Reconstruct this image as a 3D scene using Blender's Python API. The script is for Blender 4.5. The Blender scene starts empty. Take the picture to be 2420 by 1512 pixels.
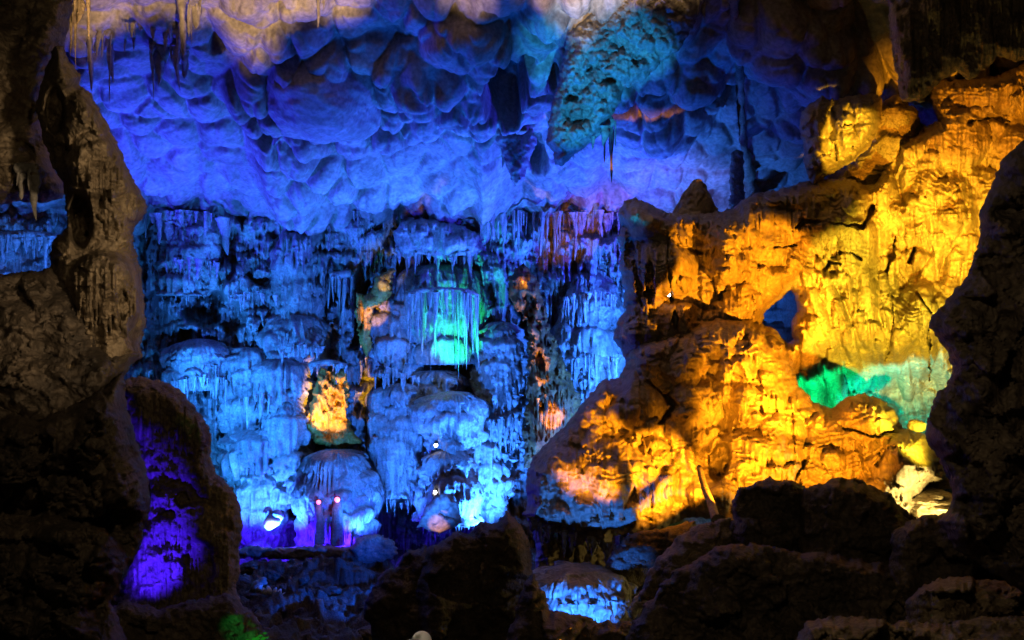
import bpy, math, random, time
import numpy as np
T0 = time.time()
S = bpy.context.scene
COL = S.collection
R = math.radians
K = 2419.0                     # reference picture width; the lens is 36 mm on a 36 mm sensor
CU, CV = 1209.5, 756.0

# ------------------------------------------------------------------ camera, world, exposure
cam_d = bpy.data.cameras.new("camera")
cam_d.lens = 36; cam_d.sensor_width = 36; cam_d.clip_start = 0.05; cam_d.clip_end = 400
cam = bpy.data.objects.new("camera", cam_d)
cam.location = (0, 0, 0); cam.rotation_euler = (R(90), 0, 0)
COL.objects.link(cam); S.camera = cam

W = bpy.data.worlds.new("World"); S.world = W; W.use_nodes = True
bg = W.node_tree.nodes["Background"]
bg.inputs[0].default_value = (0.62, 0.50, 0.36, 1); bg.inputs[1].default_value = 0.004   # faint warm ambient fill, added for the near rocks
S.view_settings.view_transform = 'Standard'; S.view_settings.look = 'None'
S.view_settings.exposure = 0; S.view_settings.gamma = 1
S.view_settings.use_curve_mapping = False
S.cycles.use_denoising = True
S.cycles.max_bounces = 5; S.cycles.diffuse_bounces = 1; S.cycles.glossy_bounces = 2
S.cycles.sample_clamp_indirect = 4

def P(u, v, d):
    return ((u - CU) / K * d, d, (CV - v) / K * d)

def lamp(kind, u, v, d, power, col, rad=0.12, aim=None, cone=60, blend=0.4, name='cave_lamp_or_fill'):
    l = bpy.data.lights.new(name, kind); l.energy = power; l.color = col
    l.shadow_soft_size = rad
    o = bpy.data.objects.new(name, l); COL.objects.link(o)
    p = P(u, v, d); o.location = p
    if kind == 'SPOT':
        l.spot_size = R(cone); l.spot_blend = blend
        import mathutils
        q = mathutils.Vector(P(*aim)) - mathutils.Vector(p)
        o.rotation_euler = q.to_track_quat('-Z', 'Y').to_euler()
    return o

AZ = (0.028, 0.18, 1.0); VI = (0.032, 0.03, 1.0); PU = (0.035, 0.006, 1.0); CY = (0.02, 0.36, 0.9)
OR = (1.0, 0.335, 0.008); YE = (1.0, 0.68, 0.03); WH = (1.0, 0.74, 0.22); GR = (0.01, 1.0, 0.25); TE = (0.0, 0.75, 0.62)
WA = (1.0, 0.60, 0.26)
# blue floods at the foot of the far wall: close ones that rake it, and farther ones
lamp('SPOT', 640, 1296, 35.0, 8200, AZ, 0.12, (660, 700, 39.5), 120, 0.6)
lamp('SPOT', 880, 1296, 35.0, 8200, AZ, 0.12, (880, 700, 39.5), 120, 0.6)
lamp('SPOT', 1180, 1285, 35.0, 8200, AZ, 0.12, (1060, 700, 39.5), 120, 0.6)
lamp('SPOT', 400, 960, 33.6, 3200, (0.02, 0.20, 0.95), 0.12, (700, 800, 39), 110, 0.7)
lamp('SPOT', 1560, 860, 34.0, 5000, AZ, 0.12, (1150, 760, 39), 100, 0.7)
lamp('SPOT', 480, 1230, 33.2, 2300, (0.02, 0.24, 0.95), 0.12, (480, 700, 39.5), 120, 0.6)
lamp('SPOT', 1480, 1150, 34.4, 8000, AZ, 0.15, (1340, 650, 39.5), 120, 0.6)
lamp('SPOT', 1000, 1400, 27, 12500, AZ, 0.2, (860, 740, 40), 62, 0.6)
lamp('SPOT', 60, 760, 34, 1500, AZ, 0.2, (60, 580, 40), 110, 0.6)
# violet floods washing the ceiling, low at either side
lamp('SPOT', 1640, 760, 33, 6000, VI, 0.3, (1150, 380, 36), 110, 0.8)
lamp('SPOT', 230, 800, 33, 6800, VI, 0.3, (560, 330, 34), 110, 0.8)
lamp('SPOT', 930, 1345, 30, 1600, VI, 0.3, (900, 420, 37), 80, 0.8)
lamp('SPOT', 1640, 900, 31, 3000, (0.22, 0.18, 1.0), 0.3, (1560, 430, 38), 45, 0.8)
lamp('SPOT', 1900, 900, 31, 5200, (0.02, 0.07, 1.0), 0.3, (1850, 200, 31), 60, 0.8)
lamp('SPOT', 1150, 1345, 28, 9000, (0.0, 0.10, 0.8), 0.3, (1250, 130, 30), 70, 0.9)
# cyan spot on the hanging mass
lamp('SPOT', 1380, 1760, 14, 26000, CY, 0.1, (1410, 190, 27), 14, 0.4)
# purple floods: pool edge and left stalagmite
lamp('POINT', 690, 1287, 35.3, 420, PU, 0.04)
lamp('POINT', 600, 1287, 35.3, 360, PU, 0.04)
lamp('POINT', 810, 1287, 35.3, 360, PU, 0.04)
lamp('POINT', 930, 1284, 35.3, 120, (0.02, 0.01, 1), 0.04)
# orange and yellow floods on the right-hand formation
lamp('SPOT', 2060, 1290, 16.8, 6600, OR, 0.08, (1780, 910, 26), 48, 0.5)
lamp('SPOT', 2310, 1165, 18.0, 13000, YE, 0.06, (2100, 690, 28), 43, 0.5)
lamp('SPOT', 1800, 1190, 17.3, 8500, OR, 0.08, (1450, 1105, 24), 26, 0.3)
lamp('SPOT', 2330, 1130, 16.0, 18000, OR, 0.08, (1680, 715, 27), 31, 0.2)
lamp('SPOT', 1700, 1250, 17.4, 3200, OR, 0.08, (1690, 880, 25), 36, 0.5)  # frontal fill added to lift black patches
lamp('SPOT', 1330, 1560, 14.8, 11000, OR, 0.08, (1400, 1005, 23), 14.5, 0.5)
lamp('SPOT', 2330, 900, 17.0, 15000, OR, 0.08, (2270, 400, 28), 32, 0.5)
lamp('SPOT', 2350, 590, 15.0, 30000, (1, .52, .02), 0.05, (1996, 325, 27), 9.5, 0.3)
lamp('POINT', 2222, 1236, 20.9, 300, WH, 0.06)
# green pockets
lamp('SPOT', 1940, 1000, 26.8, 1000, (0.0, 0.5, 0.15), 0.1, (1920, 930, 29), 100, 0.6)
lamp('SPOT', 2120, 1030, 26.6, 1500, (0, .50, .42), 0.1, (2130, 970, 29), 100, 0.6)
lamp('SPOT', 1085, 905, 35.7, 1300, GR, 0.03, (1078, 800, 37.2), 62, 0.7)
lamp('POINT', 1024, 846, 36.35, 14, (0.75, 1, 0.95), 0.03)
# yellow nooks in the blue wall
lamp('SPOT', 772, 1045, 34.4, 2600, (1, 0.48, 0.01), 0.03, (784, 955, 37.4), 40, 0.45)
lamp('SPOT', 748, 1010, 36.2, 170, (1, 0.70, 0.15), 0.03, (752, 985, 37.0), 50, 0.5)
lamp('SPOT', 880, 860, 34.0, 1900, (1, 0.44, 0.005), 0.03, (882, 745, 37.6), 16, 0.5)
lamp('SPOT', 908, 690, 36.2, 45, (1, 0.78, 0.3), 0.03, (910, 660, 37.2), 50, 0.5)
lamp('SPOT', 1290, 1070, 35.0, 2200, (1, 0.55, 0.01), 0.03, (1262, 760, 36.6), 17, 0.6)
lamp('SPOT', 1330, 1090, 34.0, 3600, (1, 0.50, 0.012), 0.03, (1298, 955, 36.8), 22, 0.6)
lamp('POINT', 1322, 1072, 35.4, 25, (1, 0.50, 0.02), 0.04)
lamp('POINT', 1235, 665, 36.1, 10, (1, 0.6, 0.1), 0.03)
lamp('SPOT', 1010, 1330, 31, 420, (1, 0.42, 0.16), 0.05, (1040, 1225, 33.5), 20, 0.6)
# warm lamps on the upper ceiling and the near rocks
lamp('SPOT', 900, 1700, 9.0, 36000, WA, 0.012, (930, -250, 24.5), 50, 0.3)
lamp('SPOT', 2300, 500, 3.0, 2200, (1, 0.70, 0.40), 0.1, (60, 560, 12), 25, 0.8)
lamp('SPOT', 320, 1475, 14.2, 900, PU, 0.05, (345, 1230, 16), 66, 0.7)
lamp('POINT', 1000, -900, 2.5, 260, (1, 0.72, 0.40), 0.1)       # unseen dim fill added over the viewer to lift the near rocks
# blue pocket under the orange formation
lamp('SPOT', 1380, 1540, 18.0, 2000, AZ, 0.08, (1385, 1250, 22), 60, 0.6)
lamp('SPOT', 1060, 1395, 27, 2600, (0.0, 0.09, 1), 0.08, (760, 1360, 30), 80, 0.7)

# ------------------------------------------------------------------ numpy noise
def _h(ix, iy, iz, s):
    h = (ix.astype(np.int64) * 374761393 + iy.astype(np.int64) * 668265263 + iz * 2147483629 + s * 362437) & 0xffffffff
    h = ((h ^ (h >> 13)) * 1274126177) & 0xffffffff
    h = ((h ^ (h >> 15)) * 2246822519) & 0xffffffff
    return ((h ^ (h >> 16)) & 0xffffff) / float(0xffffff)

def n2(x, y, s=0):
    x = np.asarray(x, float); y = np.asarray(y, float)
    x, y = np.broadcast_arrays(x, y)
    ix = np.floor(x); iy = np.floor(y); fx = x - ix; fy = y - iy
    fx = fx * fx * fx * (fx * (fx * 6 - 15) + 10); fy = fy * fy * fy * (fy * (fy * 6 - 15) + 10)
    a = _h(ix, iy, 0, s); b = _h(ix + 1, iy, 0, s); c = _h(ix, iy + 1, 0, s); d = _h(ix + 1, iy + 1, 0, s)
    return 2 * ((a * (1 - fx) + b * fx) * (1 - fy) + (c * (1 - fx) + d * fx) * fy) - 1

def n3(x, y, z, s=0):
    ix = np.floor(x); iy = np.floor(y); iz = np.floor(z).astype(np.int64)
    fx = x - ix; fy = y - iy; fz = z - iz
    fx = fx * fx * (3 - 2 * fx); fy = fy * fy * (3 - 2 * fy); fz = fz * fz * (3 - 2 * fz)
    r = 0
    for dz in (0, 1):
        a = _h(ix, iy, iz + dz, s); b = _h(ix + 1, iy, iz + dz, s); c = _h(ix, iy + 1, iz + dz, s); d = _h(ix + 1, iy + 1, iz + dz, s)
        q = (a * (1 - fx) + b * fx) * (1 - fy) + (c * (1 - fx) + d * fx) * fy
        r = r + q * (fz if dz else 1 - fz)
    return 2 * r - 1

def fbm(x, y, o=4, s=0, g=0.5):
    r = 0; a = 1; t = 0
    for k in range(o):
        r = r + a * n2(x * 2 ** k + 17.3 * k, y * 2 ** k + 5.1 * k, s + k); t += a; a *= g
    return r / t

def fbm3(x, y, z, o=4, s=0, g=0.5):
    r = 0; a = 1; t = 0
    for k in range(o):
        r = r + a * n3(x * 2 ** k + 3.3 * k, y * 2 ** k, z * 2 ** k, s + k); t += a; a *= g
    return r / t

def worley(x, y, s=0):
    x = np.asarray(x, float); y = np.asarray(y, float)
    ix = np.floor(x); iy = np.floor(y)
    f1 = np.full(x.shape, 9.0); f2 = np.full(x.shape, 9.0)
    for dx in (-1, 0, 1):
        for dy in (-1, 0, 1):
            px = ix + dx + _h(ix + dx, iy + dy, 1, s); py = iy + dy + _h(ix + dx, iy + dy, 2, s)
            d = (px - x) ** 2 + (py - y) ** 2
            m = d < f1
            f2 = np.where(m, f1, np.minimum(f2, d)); f1 = np.where(m, d, f1)
    return np.sqrt(f1), np.sqrt(f2)

def pillow(x, y, s=0):
    f1, f2 = worley(x, y, s)
    return np.sqrt(np.clip(1 - (f1 / 0.95) ** 2, 0, 1)) * np.clip((f2 - f1) * 3, 0, 1) ** 0.5

def facet(x, y, s=0):
    """broken rock faces: every cell a plane of its own tilt"""
    x, y = np.broadcast_arrays(np.asarray(x, float), np.asarray(y, float))
    ix = np.floor(x); iy = np.floor(y); f1 = np.full(x.shape, 9.0); h = np.zeros(x.shape)
    for dx in (-1, 0, 1):
        for dy in (-1, 0, 1):
            cx = ix + dx; cy_ = iy + dy
            px = cx + _h(cx, cy_, 1, s) - x; py = cy_ + _h(cx, cy_, 2, s) - y
            d = px * px + py * py
            q = (_h(cx, cy_, 3, s) - .5) * 1.6 * px + (_h(cx, cy_, 4, s) - .5) * 1.6 * py + _h(cx, cy_, 5, s) - .5
            m = d < f1; h = np.where(m, q, h); f1 = np.where(m, d, f1)
    return h

def sm(a, b, x):
    t = np.clip((x - a) / (b - a), 0, 1); return t * t * (3 - 2 * t)

# ------------------------------------------------------------------ materials
def rock(name, dark, light, stain=(0.10, 0.07, 0.045), scale=1.0, bump=0.4, rough=0.62, streak=0.35):
    m = bpy.data.materials.new(name); m.use_nodes = True
    nt = m.node_tree; N = nt.nodes; L = nt.links
    b = N["Principled BSDF"]; b.inputs["Roughness"].default_value = rough
    b.inputs["Specular IOR Level"].default_value = 0.35
    tc = N.new("ShaderNodeTexCoord")
    geo = N.new("ShaderNodeNewGeometry")
    mp = N.new("ShaderNodeMapping"); mp.inputs["Scale"].default_value = (scale,) * 3
    L.new(geo.outputs["Position"], mp.inputs[0])
    a = N.new("ShaderNodeTexNoise"); a.inputs["Scale"].default_value = 1.1; a.inputs["Detail"].default_value = 8; a.inputs["Roughness"].default_value = 0.65
    L.new(mp.outputs[0], a.inputs[0])
    cr = N.new("ShaderNodeValToRGB"); cr.color_ramp.elements[0].position = 0.36; cr.color_ramp.elements[1].position = 0.66
    cr.color_ramp.elements[0].color = (*dark, 1); cr.color_ramp.elements[1].color = (*light, 1)
    L.new(a.outputs[0], cr.inputs[0])
    mp2 = N.new("ShaderNodeMapping"); mp2.inputs["Scale"].default_value = (5 * scale, 5 * scale, 0.5 * scale)
    L.new(geo.outputs["Position"], mp2.inputs[0])
    st = N.new("ShaderNodeTexNoise"); st.inputs["Scale"].default_value = 1.0; st.inputs["Detail"].default_value = 5
    L.new(mp2.outputs[0], st.inputs[0])
    r2 = N.new("ShaderNodeMapRange"); r2.inputs[1].default_value = 0.5; r2.inputs[2].default_value = 0.72; r2.inputs[4].default_value = streak
    L.new(st.outputs[0], r2.inputs[0])
    mx = N.new("ShaderNodeMix"); mx.data_type = 'RGBA'
    L.new(r2.outputs[0], mx.inputs[0]); L.new(cr.outputs[0], mx.inputs[6]); mx.inputs[7].default_value = (*stain, 1)
    # fine speckle
    f = N.new("ShaderNodeTexNoise"); f.inputs["Scale"].default_value = 14; f.inputs["Detail"].default_value = 4
    L.new(mp.outputs[0], f.inputs[0])
    r3 = N.new("ShaderNodeMapRange"); r3.inputs[1].default_value = 0.3; r3.inputs[2].default_value = 0.7; r3.inputs[3].default_value = 0.6; r3.inputs[4].default_value = 1.15
    L.new(f.outputs[0], r3.inputs[0])
    mu = N.new("ShaderNodeMix"); mu.data_type = 'RGBA'; mu.blend_type = 'MULTIPLY'; mu.inputs[0].default_value = 1
    L.new(mx.outputs[2], mu.inputs[6]); L.new(r3.outputs[0], mu.inputs[7])
    L.new(mu.outputs[2], b.inputs["Base Color"])
    ad = N.new("ShaderNodeMath"); ad.operation = 'ADD'
    L.new(f.outputs[0], ad.inputs[0]); L.new(a.outputs[0], ad.inputs[1])
    bp = N.new("ShaderNodeBump"); bp.inputs["Strength"].default_value = bump; bp.inputs["Distance"].default_value = 0.12
    L.new(ad.outputs[0], bp.inputs["Height"]); L.new(bp.outputs[0], b.inputs["Normal"])
    return m

M_WALL = rock("pale_flowstone", (0.22, 0.21, 0.195), (0.44, 0.42, 0.39), (0.08, 0.075, 0.065), 1.0, 0.35, 0.6, 0.5)
M_CEIL = rock("ceiling_limestone", (0.20, 0.185, 0.165), (0.40, 0.37, 0.335), (0.12, 0.10, 0.08), 0.6, 0.2, 0.75, 0.2)
M_ORANGE = rock("ochre_limestone", (0.27, 0.21, 0.14), (0.46, 0.39, 0.28), (0.20, 0.09, 0.035), 0.7, 0.25, 0.6, 0.4)
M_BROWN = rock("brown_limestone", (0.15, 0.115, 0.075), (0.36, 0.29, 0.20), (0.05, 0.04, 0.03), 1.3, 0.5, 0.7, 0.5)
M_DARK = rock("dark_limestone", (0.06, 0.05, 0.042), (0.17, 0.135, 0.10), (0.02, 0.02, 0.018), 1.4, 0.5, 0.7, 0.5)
M_NICHE_SHADE = rock("niche_shade_limestone", (0.28, 0.155, 0.02), (0.50, 0.31, 0.05), (0.12, 0.05, 0.008), 1.2, 0.4, 0.6, 0.5)  # low-blue colour stands in for the recess lying out of the blue light
M_WHITE = rock("white_calcite", (0.7, 0.7, 0.68), (0.85, 0.85, 0.83), (0.6, 0.6, 0.58), 2.0, 0.2, 0.5, 0.2)

def emit(name, col, s):
    m = bpy.data.materials.new(name); m.use_nodes = True
    b = m.node_tree.nodes["Principled BSDF"]; b.inputs["Base Color"].default_value = (0.8, 0.8, 0.8, 1)
    b.inputs["Emission Color"].default_value = (*col, 1); b.inputs["Emission Strength"].default_value = s
    return m

def plain(name, col, rough=0.6, metal=0.0):
    m = bpy.data.materials.new(name); m.use_nodes = True
    b = m.node_tree.nodes["Principled BSDF"]; b.inputs["Base Color"].default_value = (*col, 1)
    b.inputs["Roughness"].default_value = rough; b.inputs["Metallic"].default_value = metal
    nt = m.node_tree
    n = nt.nodes.new("ShaderNodeTexNoise"); n.inputs["Scale"].default_value = 40
    bp = nt.nodes.new("ShaderNodeBump"); bp.inputs["Strength"].default_value = 0.1
    nt.links.new(n.outputs[0], bp.inputs["Height"]); nt.links.new(bp.outputs[0], b.inputs["Normal"])
    return m

# ------------------------------------------------------------------ object helpers
def tag(o, label=None, cat=None, group=None, kind=None):
    if label: o['label'] = label
    if cat: o['category'] = cat
    if group: o['group'] = group
    if kind: o['kind'] = kind
    return o

def mk(name, V, F, mat, parent=None, label=None, cat=None, group=None, kind=None, origin=None):
    """one mesh object from (n,3) points and (m,4) or (m,3) faces; origin at its base"""
    V = np.asarray(V, np.float32).reshape(-1, 3); F = np.asarray(F, np.int32)
    if origin is None:
        origin = (float(V[:, 0].mean()), float(V[:, 1].mean()), float(V[:, 2].min()))
    origin = np.array(origin, np.float32)
    base = origin
    if parent is not None:
        base = np.array(parent.location, np.float32)
    me = bpy.data.meshes.new(name)
    me.vertices.add(len(V)); me.vertices.foreach_set("co", (V - base).ravel())
    k = F.shape[1]
    me.loops.add(F.size); me.loops.foreach_set("vertex_index", F.ravel())
    me.polygons.add(len(F)); me.polygons.foreach_set("loop_start", np.arange(0, F.size, k, dtype=np.int32))
    me.update(calc_edges=True); me.validate()
    me.materials.append(mat)
    o = bpy.data.objects.new(name, me); COL.objects.link(o)
    if parent is not None: o.parent = parent
    else: o.location = base.tolist()
    return tag(o, label, cat, group, kind)

def empty(name, loc, label, cat, group=None):
    o = bpy.data.objects.new(name, None); o.empty_display_size = 0.2; COL.objects.link(o)
    o.location = loc
    return tag(o, label, cat, group)

def gridfaces(nv, nu, wrap=False):
    j = np.arange(nv - 1)[:, None]; i = np.arange(nu if wrap else nu - 1)[None, :]
    i2 = (i + 1) % nu
    a = j * nu + i; b = (j + 1) * nu + i; c = (j + 1) * nu + i2; d = j * nu + i2
    return np.stack([np.broadcast_to(q, (nv - 1, i.shape[1])) for q in (a, b, c, d)], -1).reshape(-1, 4)

def unproj(U, V, D):
    return np.stack([(U - CU) / K * D, D, (CV - V) / K * D], -1)

# ------------------------------------------------------------------ relief features (metres towards the viewer)
def scale_layer(us, vs, items, flute_f, flute_a, seed):
    H = np.zeros((len(vs), len(us)))
    rng = np.random.RandomState(seed)
    for (cx, zt, w, L, A) in items:
        i0, i1 = np.searchsorted(us, [cx - w, cx + w]); j0, j1 = np.searchsorted(vs, [zt, zt + L * 1.5 + w * .6])
        if i1 - i0 < 2 or j1 - j0 < 2: continue
        x = us[i0:i1]; X = np.clip((x - cx) / w, -1, 1); q = np.sqrt(1 - X * X)
        o = rng.rand() * 999
        top = zt + w * .6 * (1 - q) + 3 * n2(x / 7 + o, 0 * x, 3)
        bot = zt + L * (1 - .45 * X * X) + L * .40 * n2(x * flute_f * .6 + o, 0 * x, 4) + L * .25 * n2(x * flute_f * 1.7 + o, 0 * x, 5)
        Vv = vs[j0:j1, None]
        t = np.clip((Vv - top) / (w * .45 + 3), 0, 1)
        rise = np.sqrt(1 - (1 - t) ** 2)
        fl = np.abs(n2(x * flute_f + o, Vv * flute_f * .06, 6)) + .5 * np.abs(n2(x * flute_f * 2.3 + o, Vv * flute_f * .1, 7))
        body = A * rise * (.25 + .75 * q) - flute_a * fl * t * q
        dn = np.clip((bot - Vv) / 5.0, 0, 1)
        body = body * dn * (1 - .25 * np.clip((Vv - zt) / L, 0, 1.4))
        Hs = H[j0:j1, i0:i1]
        np.maximum(Hs, body, out=Hs)
    return H

def scatter(u0, u1, v0, v1, du, dv, w, L, A, seed, keep=1.0):
    rng = np.random.RandomState(seed); it = []
    for r, v in enumerate(np.arange(v0, v1, dv)):
        for u in np.arange(u0 + (r % 2) * du / 2, u1, du):
            if rng.rand() > keep: continue
            s = float(np.clip(rng.lognormal(-.05, .42), .4, 2.2))
            it.append((u + rng.uniform(-.45, .45) * du, v + rng.uniform(-.5, .5) * dv, w * s, L * s * min(2.2, rng.lognormal(0, .4)), A * rng.uniform(.6, 1.3)))
    return it

def lumps(U, V, items):
    H = np.zeros(U.shape)
    for it in items:
        u, v, ru, rv, h = it[:5]; a = R(it[5]) if len(it) > 5 else 0
        x = (U - u) * math.cos(a) + (V - v) * math.sin(a); y = -(U - u) * math.sin(a) + (V - v) * math.cos(a)
        q = 1 - (x / ru) ** 2 - (y / rv) ** 2
        m = q > 0
        if h >= 0: H[m] = np.maximum(H[m], h * np.sqrt(q[m]))
    return H

def pits(U, V, items):
    H = np.zeros(U.shape)
    for it in items:
        u, v, ru, rv, h = it[:5]; a = R(it[5]) if len(it) > 5 else 0
        x = (U - u) * math.cos(a) + (V - v) * math.sin(a); y = -(U - u) * math.sin(a) + (V - v) * math.cos(a)
        q = np.sqrt((x / ru) ** 2 + (y / rv) ** 2)
        H = np.maximum(H, h * (1 - sm(.75, 1.05, q)))
    return H

def seglines(U, V, lines):
    """cracks: (points, half width px, depth m)"""
    H = np.zeros(U.shape)
    for pts, w, dp in lines:
        for (a, b) in zip(pts[:-1], pts[1:]):
            dx, dy = b[0] - a[0], b[1] - a[1]; ll = dx * dx + dy * dy + 1e-6
            t = np.clip(((U - a[0]) * dx + (V - a[1]) * dy) / ll, 0, 1)
            d = np.hypot(U - a[0] - t * dx, V - a[1] - t * dy)
            ww = w * np.clip(.62 + .8 * n2(U / 26, V / 26, 55), .12, 1.3)
            H = np.maximum(H, dp * (1 - sm(.3, 1.0, d / ww)))
    return H

def polydist(U, V, poly):
    if isinstance(poly[0], list):            # outline and holes
        d = polydist(U, V, poly[0])
        for h in poly[1:]: d = np.minimum(d, -polydist(U, V, h))
        return d
    P_ = np.array(poly, float); n = len(P_)
    best = np.full(U.shape, 1e9); inside = np.zeros(U.shape, bool)
    for k in range(n):
        a = P_[k]; b = P_[(k + 1) % n]
        dx, dy = b - a; ll = dx * dx + dy * dy + 1e-9
        t = np.clip(((U - a[0]) * dx + (V - a[1]) * dy) / ll, 0, 1)
        best = np.minimum(best, (U - a[0] - t * dx) ** 2 + (V - a[1] - t * dy) ** 2)
        c = ((a[1] > V) != (b[1] > V))
        if abs(dy) > 1e-9:
            xi = a[0] + (V - a[1]) / dy * dx
            inside ^= c & (U < xi)
    d = np.sqrt(best)
    return np.where(inside, d, -d)

def relief(name, poly, D, mat, front=1.5, back=1.5, R_=60, step=3.0, feat=None, edge=(3, 12), label=None, cat=None, group=None, parent=None, seed=1, kind=None):
    """a closed rock body: outline poly, front and back bulging away from depth D, surface features on the front"""
    p = np.array(poly[0] if isinstance(poly[0], list) else poly, float)
    us = np.arange(p[:, 0].min() - 8, p[:, 0].max() + 8 + step, step); vs = np.arange(p[:, 1].min() - 8, p[:, 1].max() + 8 + step, step)
    U, V = np.meshgrid(us, vs)
    sd = polydist(U, V, poly)
    sd = sd + edge[0] * fbm(U / edge[1], V / edge[1], 4, seed + 50, .6) * 2
    ins = sd > 0
    cell = ins[:-1, :-1] | ins[1:, :-1] | ins[1:, 1:] | ins[:-1, 1:]
    gv, gu = np.gradient(sd, step)
    g = np.maximum(np.hypot(gu, gv), .3)
    out = ~ins
    dd = np.clip(sd, -2.0 * step, 0)
    U2 = np.where(out, U - dd * gu / g ** 2, U); V2 = np.where(out, V - dd * gv / g ** 2, V)
    s = np.clip(sd, 0, None)
    t = np.clip(s / R_, 0, 1)
    prof = np.sqrt(np.clip(1 - (1 - t) ** 2, 0, 1))
    Dm = D(U, V) if callable(D) else np.full(U.shape, float(D))
    H = front * prof
    if feat is not None:
        H = H + feat(us, vs, U, V, s) * sm(0, R_ * .45, s) ** .7
    Df = Dm - H; Db = Dm + back * prof + 1e-4
    nv, nu = U.shape
    F = gridfaces(nv, nu)[cell.ravel()]
    Vf = unproj(U2, V2, Df).reshape(-1, 3); Vb = unproj(U2, V2, Db).reshape(-1, 3)
    onb = (~ins).ravel()
    # weld the rim: outside points are shared by front and back
    idx_b = np.where(onb, np.arange(nv * nu), np.arange(nv * nu) + nv * nu)
    Fb = idx_b[F][:, ::-1]
    allv = np.concatenate([Vf, Vb]); allf = np.concatenate([F, Fb])
    used = np.zeros(len(allv), bool); used[allf.ravel()] = True
    mp = np.cumsum(used) - 1
    return mk(name, allv[used], mp[allf], mat, parent, label, cat, group, kind)

def lathe(name, u0, D, prof, mat, step=3.0, tiers=None, flute=(0.12, 0.06), rough=0.06, lean=0.0, label=None, cat=None, group=None, parent=None, seed=1, kind=None, squash=1.0, arc=None):
    """an upright rock body of revolution with flowstone tiers and flutes; prof = [(v, radius px)]"""
    mpp = D / K
    pv = np.array([q[0] for q in prof], float); pr = np.array([q[1] for q in prof], float)
    vs = np.arange(pv[0], pv[-1] + step * .5, step)
    r = np.interp(vs, pv, pr)
    k = 5
    if len(r) > 3 * k:
        e = np.concatenate([np.full(k, r[0]), r, np.full(k, r[-1])])
        r2 = np.convolve(e, np.ones(2 * k + 1) / (2 * k + 1), 'same')[k:-k]; r2[0] = r[0]; r2[-1] = r[-1]
        r = np.maximum(r2, .15)
    rm = max(r.max(), 2)
    nu = int(np.clip(2 * math.pi * rm / step, 10, 720))
    th = np.linspace(-1.5 * math.pi, .5 * math.pi, nu, endpoint=False)
    us = (th + .5 * math.pi) * rm          # arc length, 0 faces the viewer
    H = np.zeros((len(vs), nu))
    if tiers: H += scale_layer(us, vs, tiers, flute[0], flute[1] / mpp, seed) if False else scale_layer(us, vs, [(a, b, c, d, e_ ) for a, b, c, d, e_ in tiers], flute[0], flute[1], seed)
    TH, VV = np.meshgrid(th, vs)
    rr = r[:, None] * mpp
    if flute[1] and not tiers:
        H = H - flute[1] * (np.abs(n2(us[None, :] * flute[0], VV * flute[0] * .06, seed)) + .5 * np.abs(n2(us[None, :] * flute[0] * 2.1, VV * flute[0] * .12, seed + 2)))
    damp = np.clip(r / (rm * .5), 0, 1)[:, None]
    X = np.cos(TH); Y = np.sin(TH)
    q = fbm3(X * rr * 1.3 + seed, Y * rr * 1.3, VV * mpp * 1.3, 5, seed, .55)
    rad = np.maximum(rr + H * damp + rough * 4 * q * damp, rr * .12)
    c = (u0 - CU) * mpp + lean * (VV - pv[-1]) * mpp
    pts = np.stack([c + rad * X, D + rad * Y * squash, (CV - VV) * mpp + 0 * X], -1)
    F = gridfaces(len(vs), nu, True)
    pts = pts.reshape(-1, 3)
    n = len(pts)
    capt = pts[:nu].mean(0); capb = pts[-nu:].mean(0)
    pts = np.concatenate([pts, [capt, capb]])
    i = np.arange(nu); i2 = (i + 1) % nu
    ct = np.stack([np.full(nu, n), i, i2, i2], -1); cb = np.stack([np.full(nu, n + 1), (len(vs) - 1) * nu + i2, (len(vs) - 1) * nu + i, (len(vs) - 1) * nu + i], -1)
    F3 = np.concatenate([F[:, [0, 1, 2]], F[:, [0, 2, 3]], ct[:, :3], cb[:, :3]])
    return mk(name, pts, F3, mat, parent, label, cat, group, kind)

def boulder(name, u, v, ru, rv, D, mat, depth=None, amp=.18, freq=1.2, n=90, seed=1, flat=0.0, label=None, cat='boulder', group=None, parent=None, rot=0, kind=None):
    mpp = D / K
    la = np.linspace(0, math.pi, n); lo = np.linspace(0, 2 * math.pi, 2 * n, endpoint=False)
    LA, LO = np.meshgrid(la, lo, indexing='ij')
    x = np.sin(LA) * np.cos(LO); y = np.sin(LA) * np.sin(LO); z = np.cos(LA)
    o = seed * 7.7
    q = fbm3(x * freq + o, y * freq + o, z * freq + o, 5, seed, .5)
    q2 = 1 - 2 * np.abs(fbm3(x * freq * 1.7 + o, y * freq * 1.7, z * freq * 1.7 + o, 4, seed + 9, .5))
    s = 1 + amp * 1.6 * q + amp * .5 * q2
    ex = .8
    x = np.sign(x) * np.abs(x) ** ex; z = np.sign(z) * np.abs(z) ** ex
    a, b = ru * mpp, rv * mpp; dp = depth if depth else a
    X = x * s * a; Y = y * s * dp; Z = z * s * b
    c_, s_ = math.cos(R(rot)), math.sin(R(rot))
    X, Z = X * c_ - Z * s_, X * s_ + Z * c_
    c = P(u, v, D)
    pts = np.stack([X + c[0], Y + c[1], Z + c[2]], -1).reshape(-1, 3)
    F = gridfaces(n, 2 * n, True)
    return mk(name, pts, F, mat, parent, label, cat, group, kind)

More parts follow.
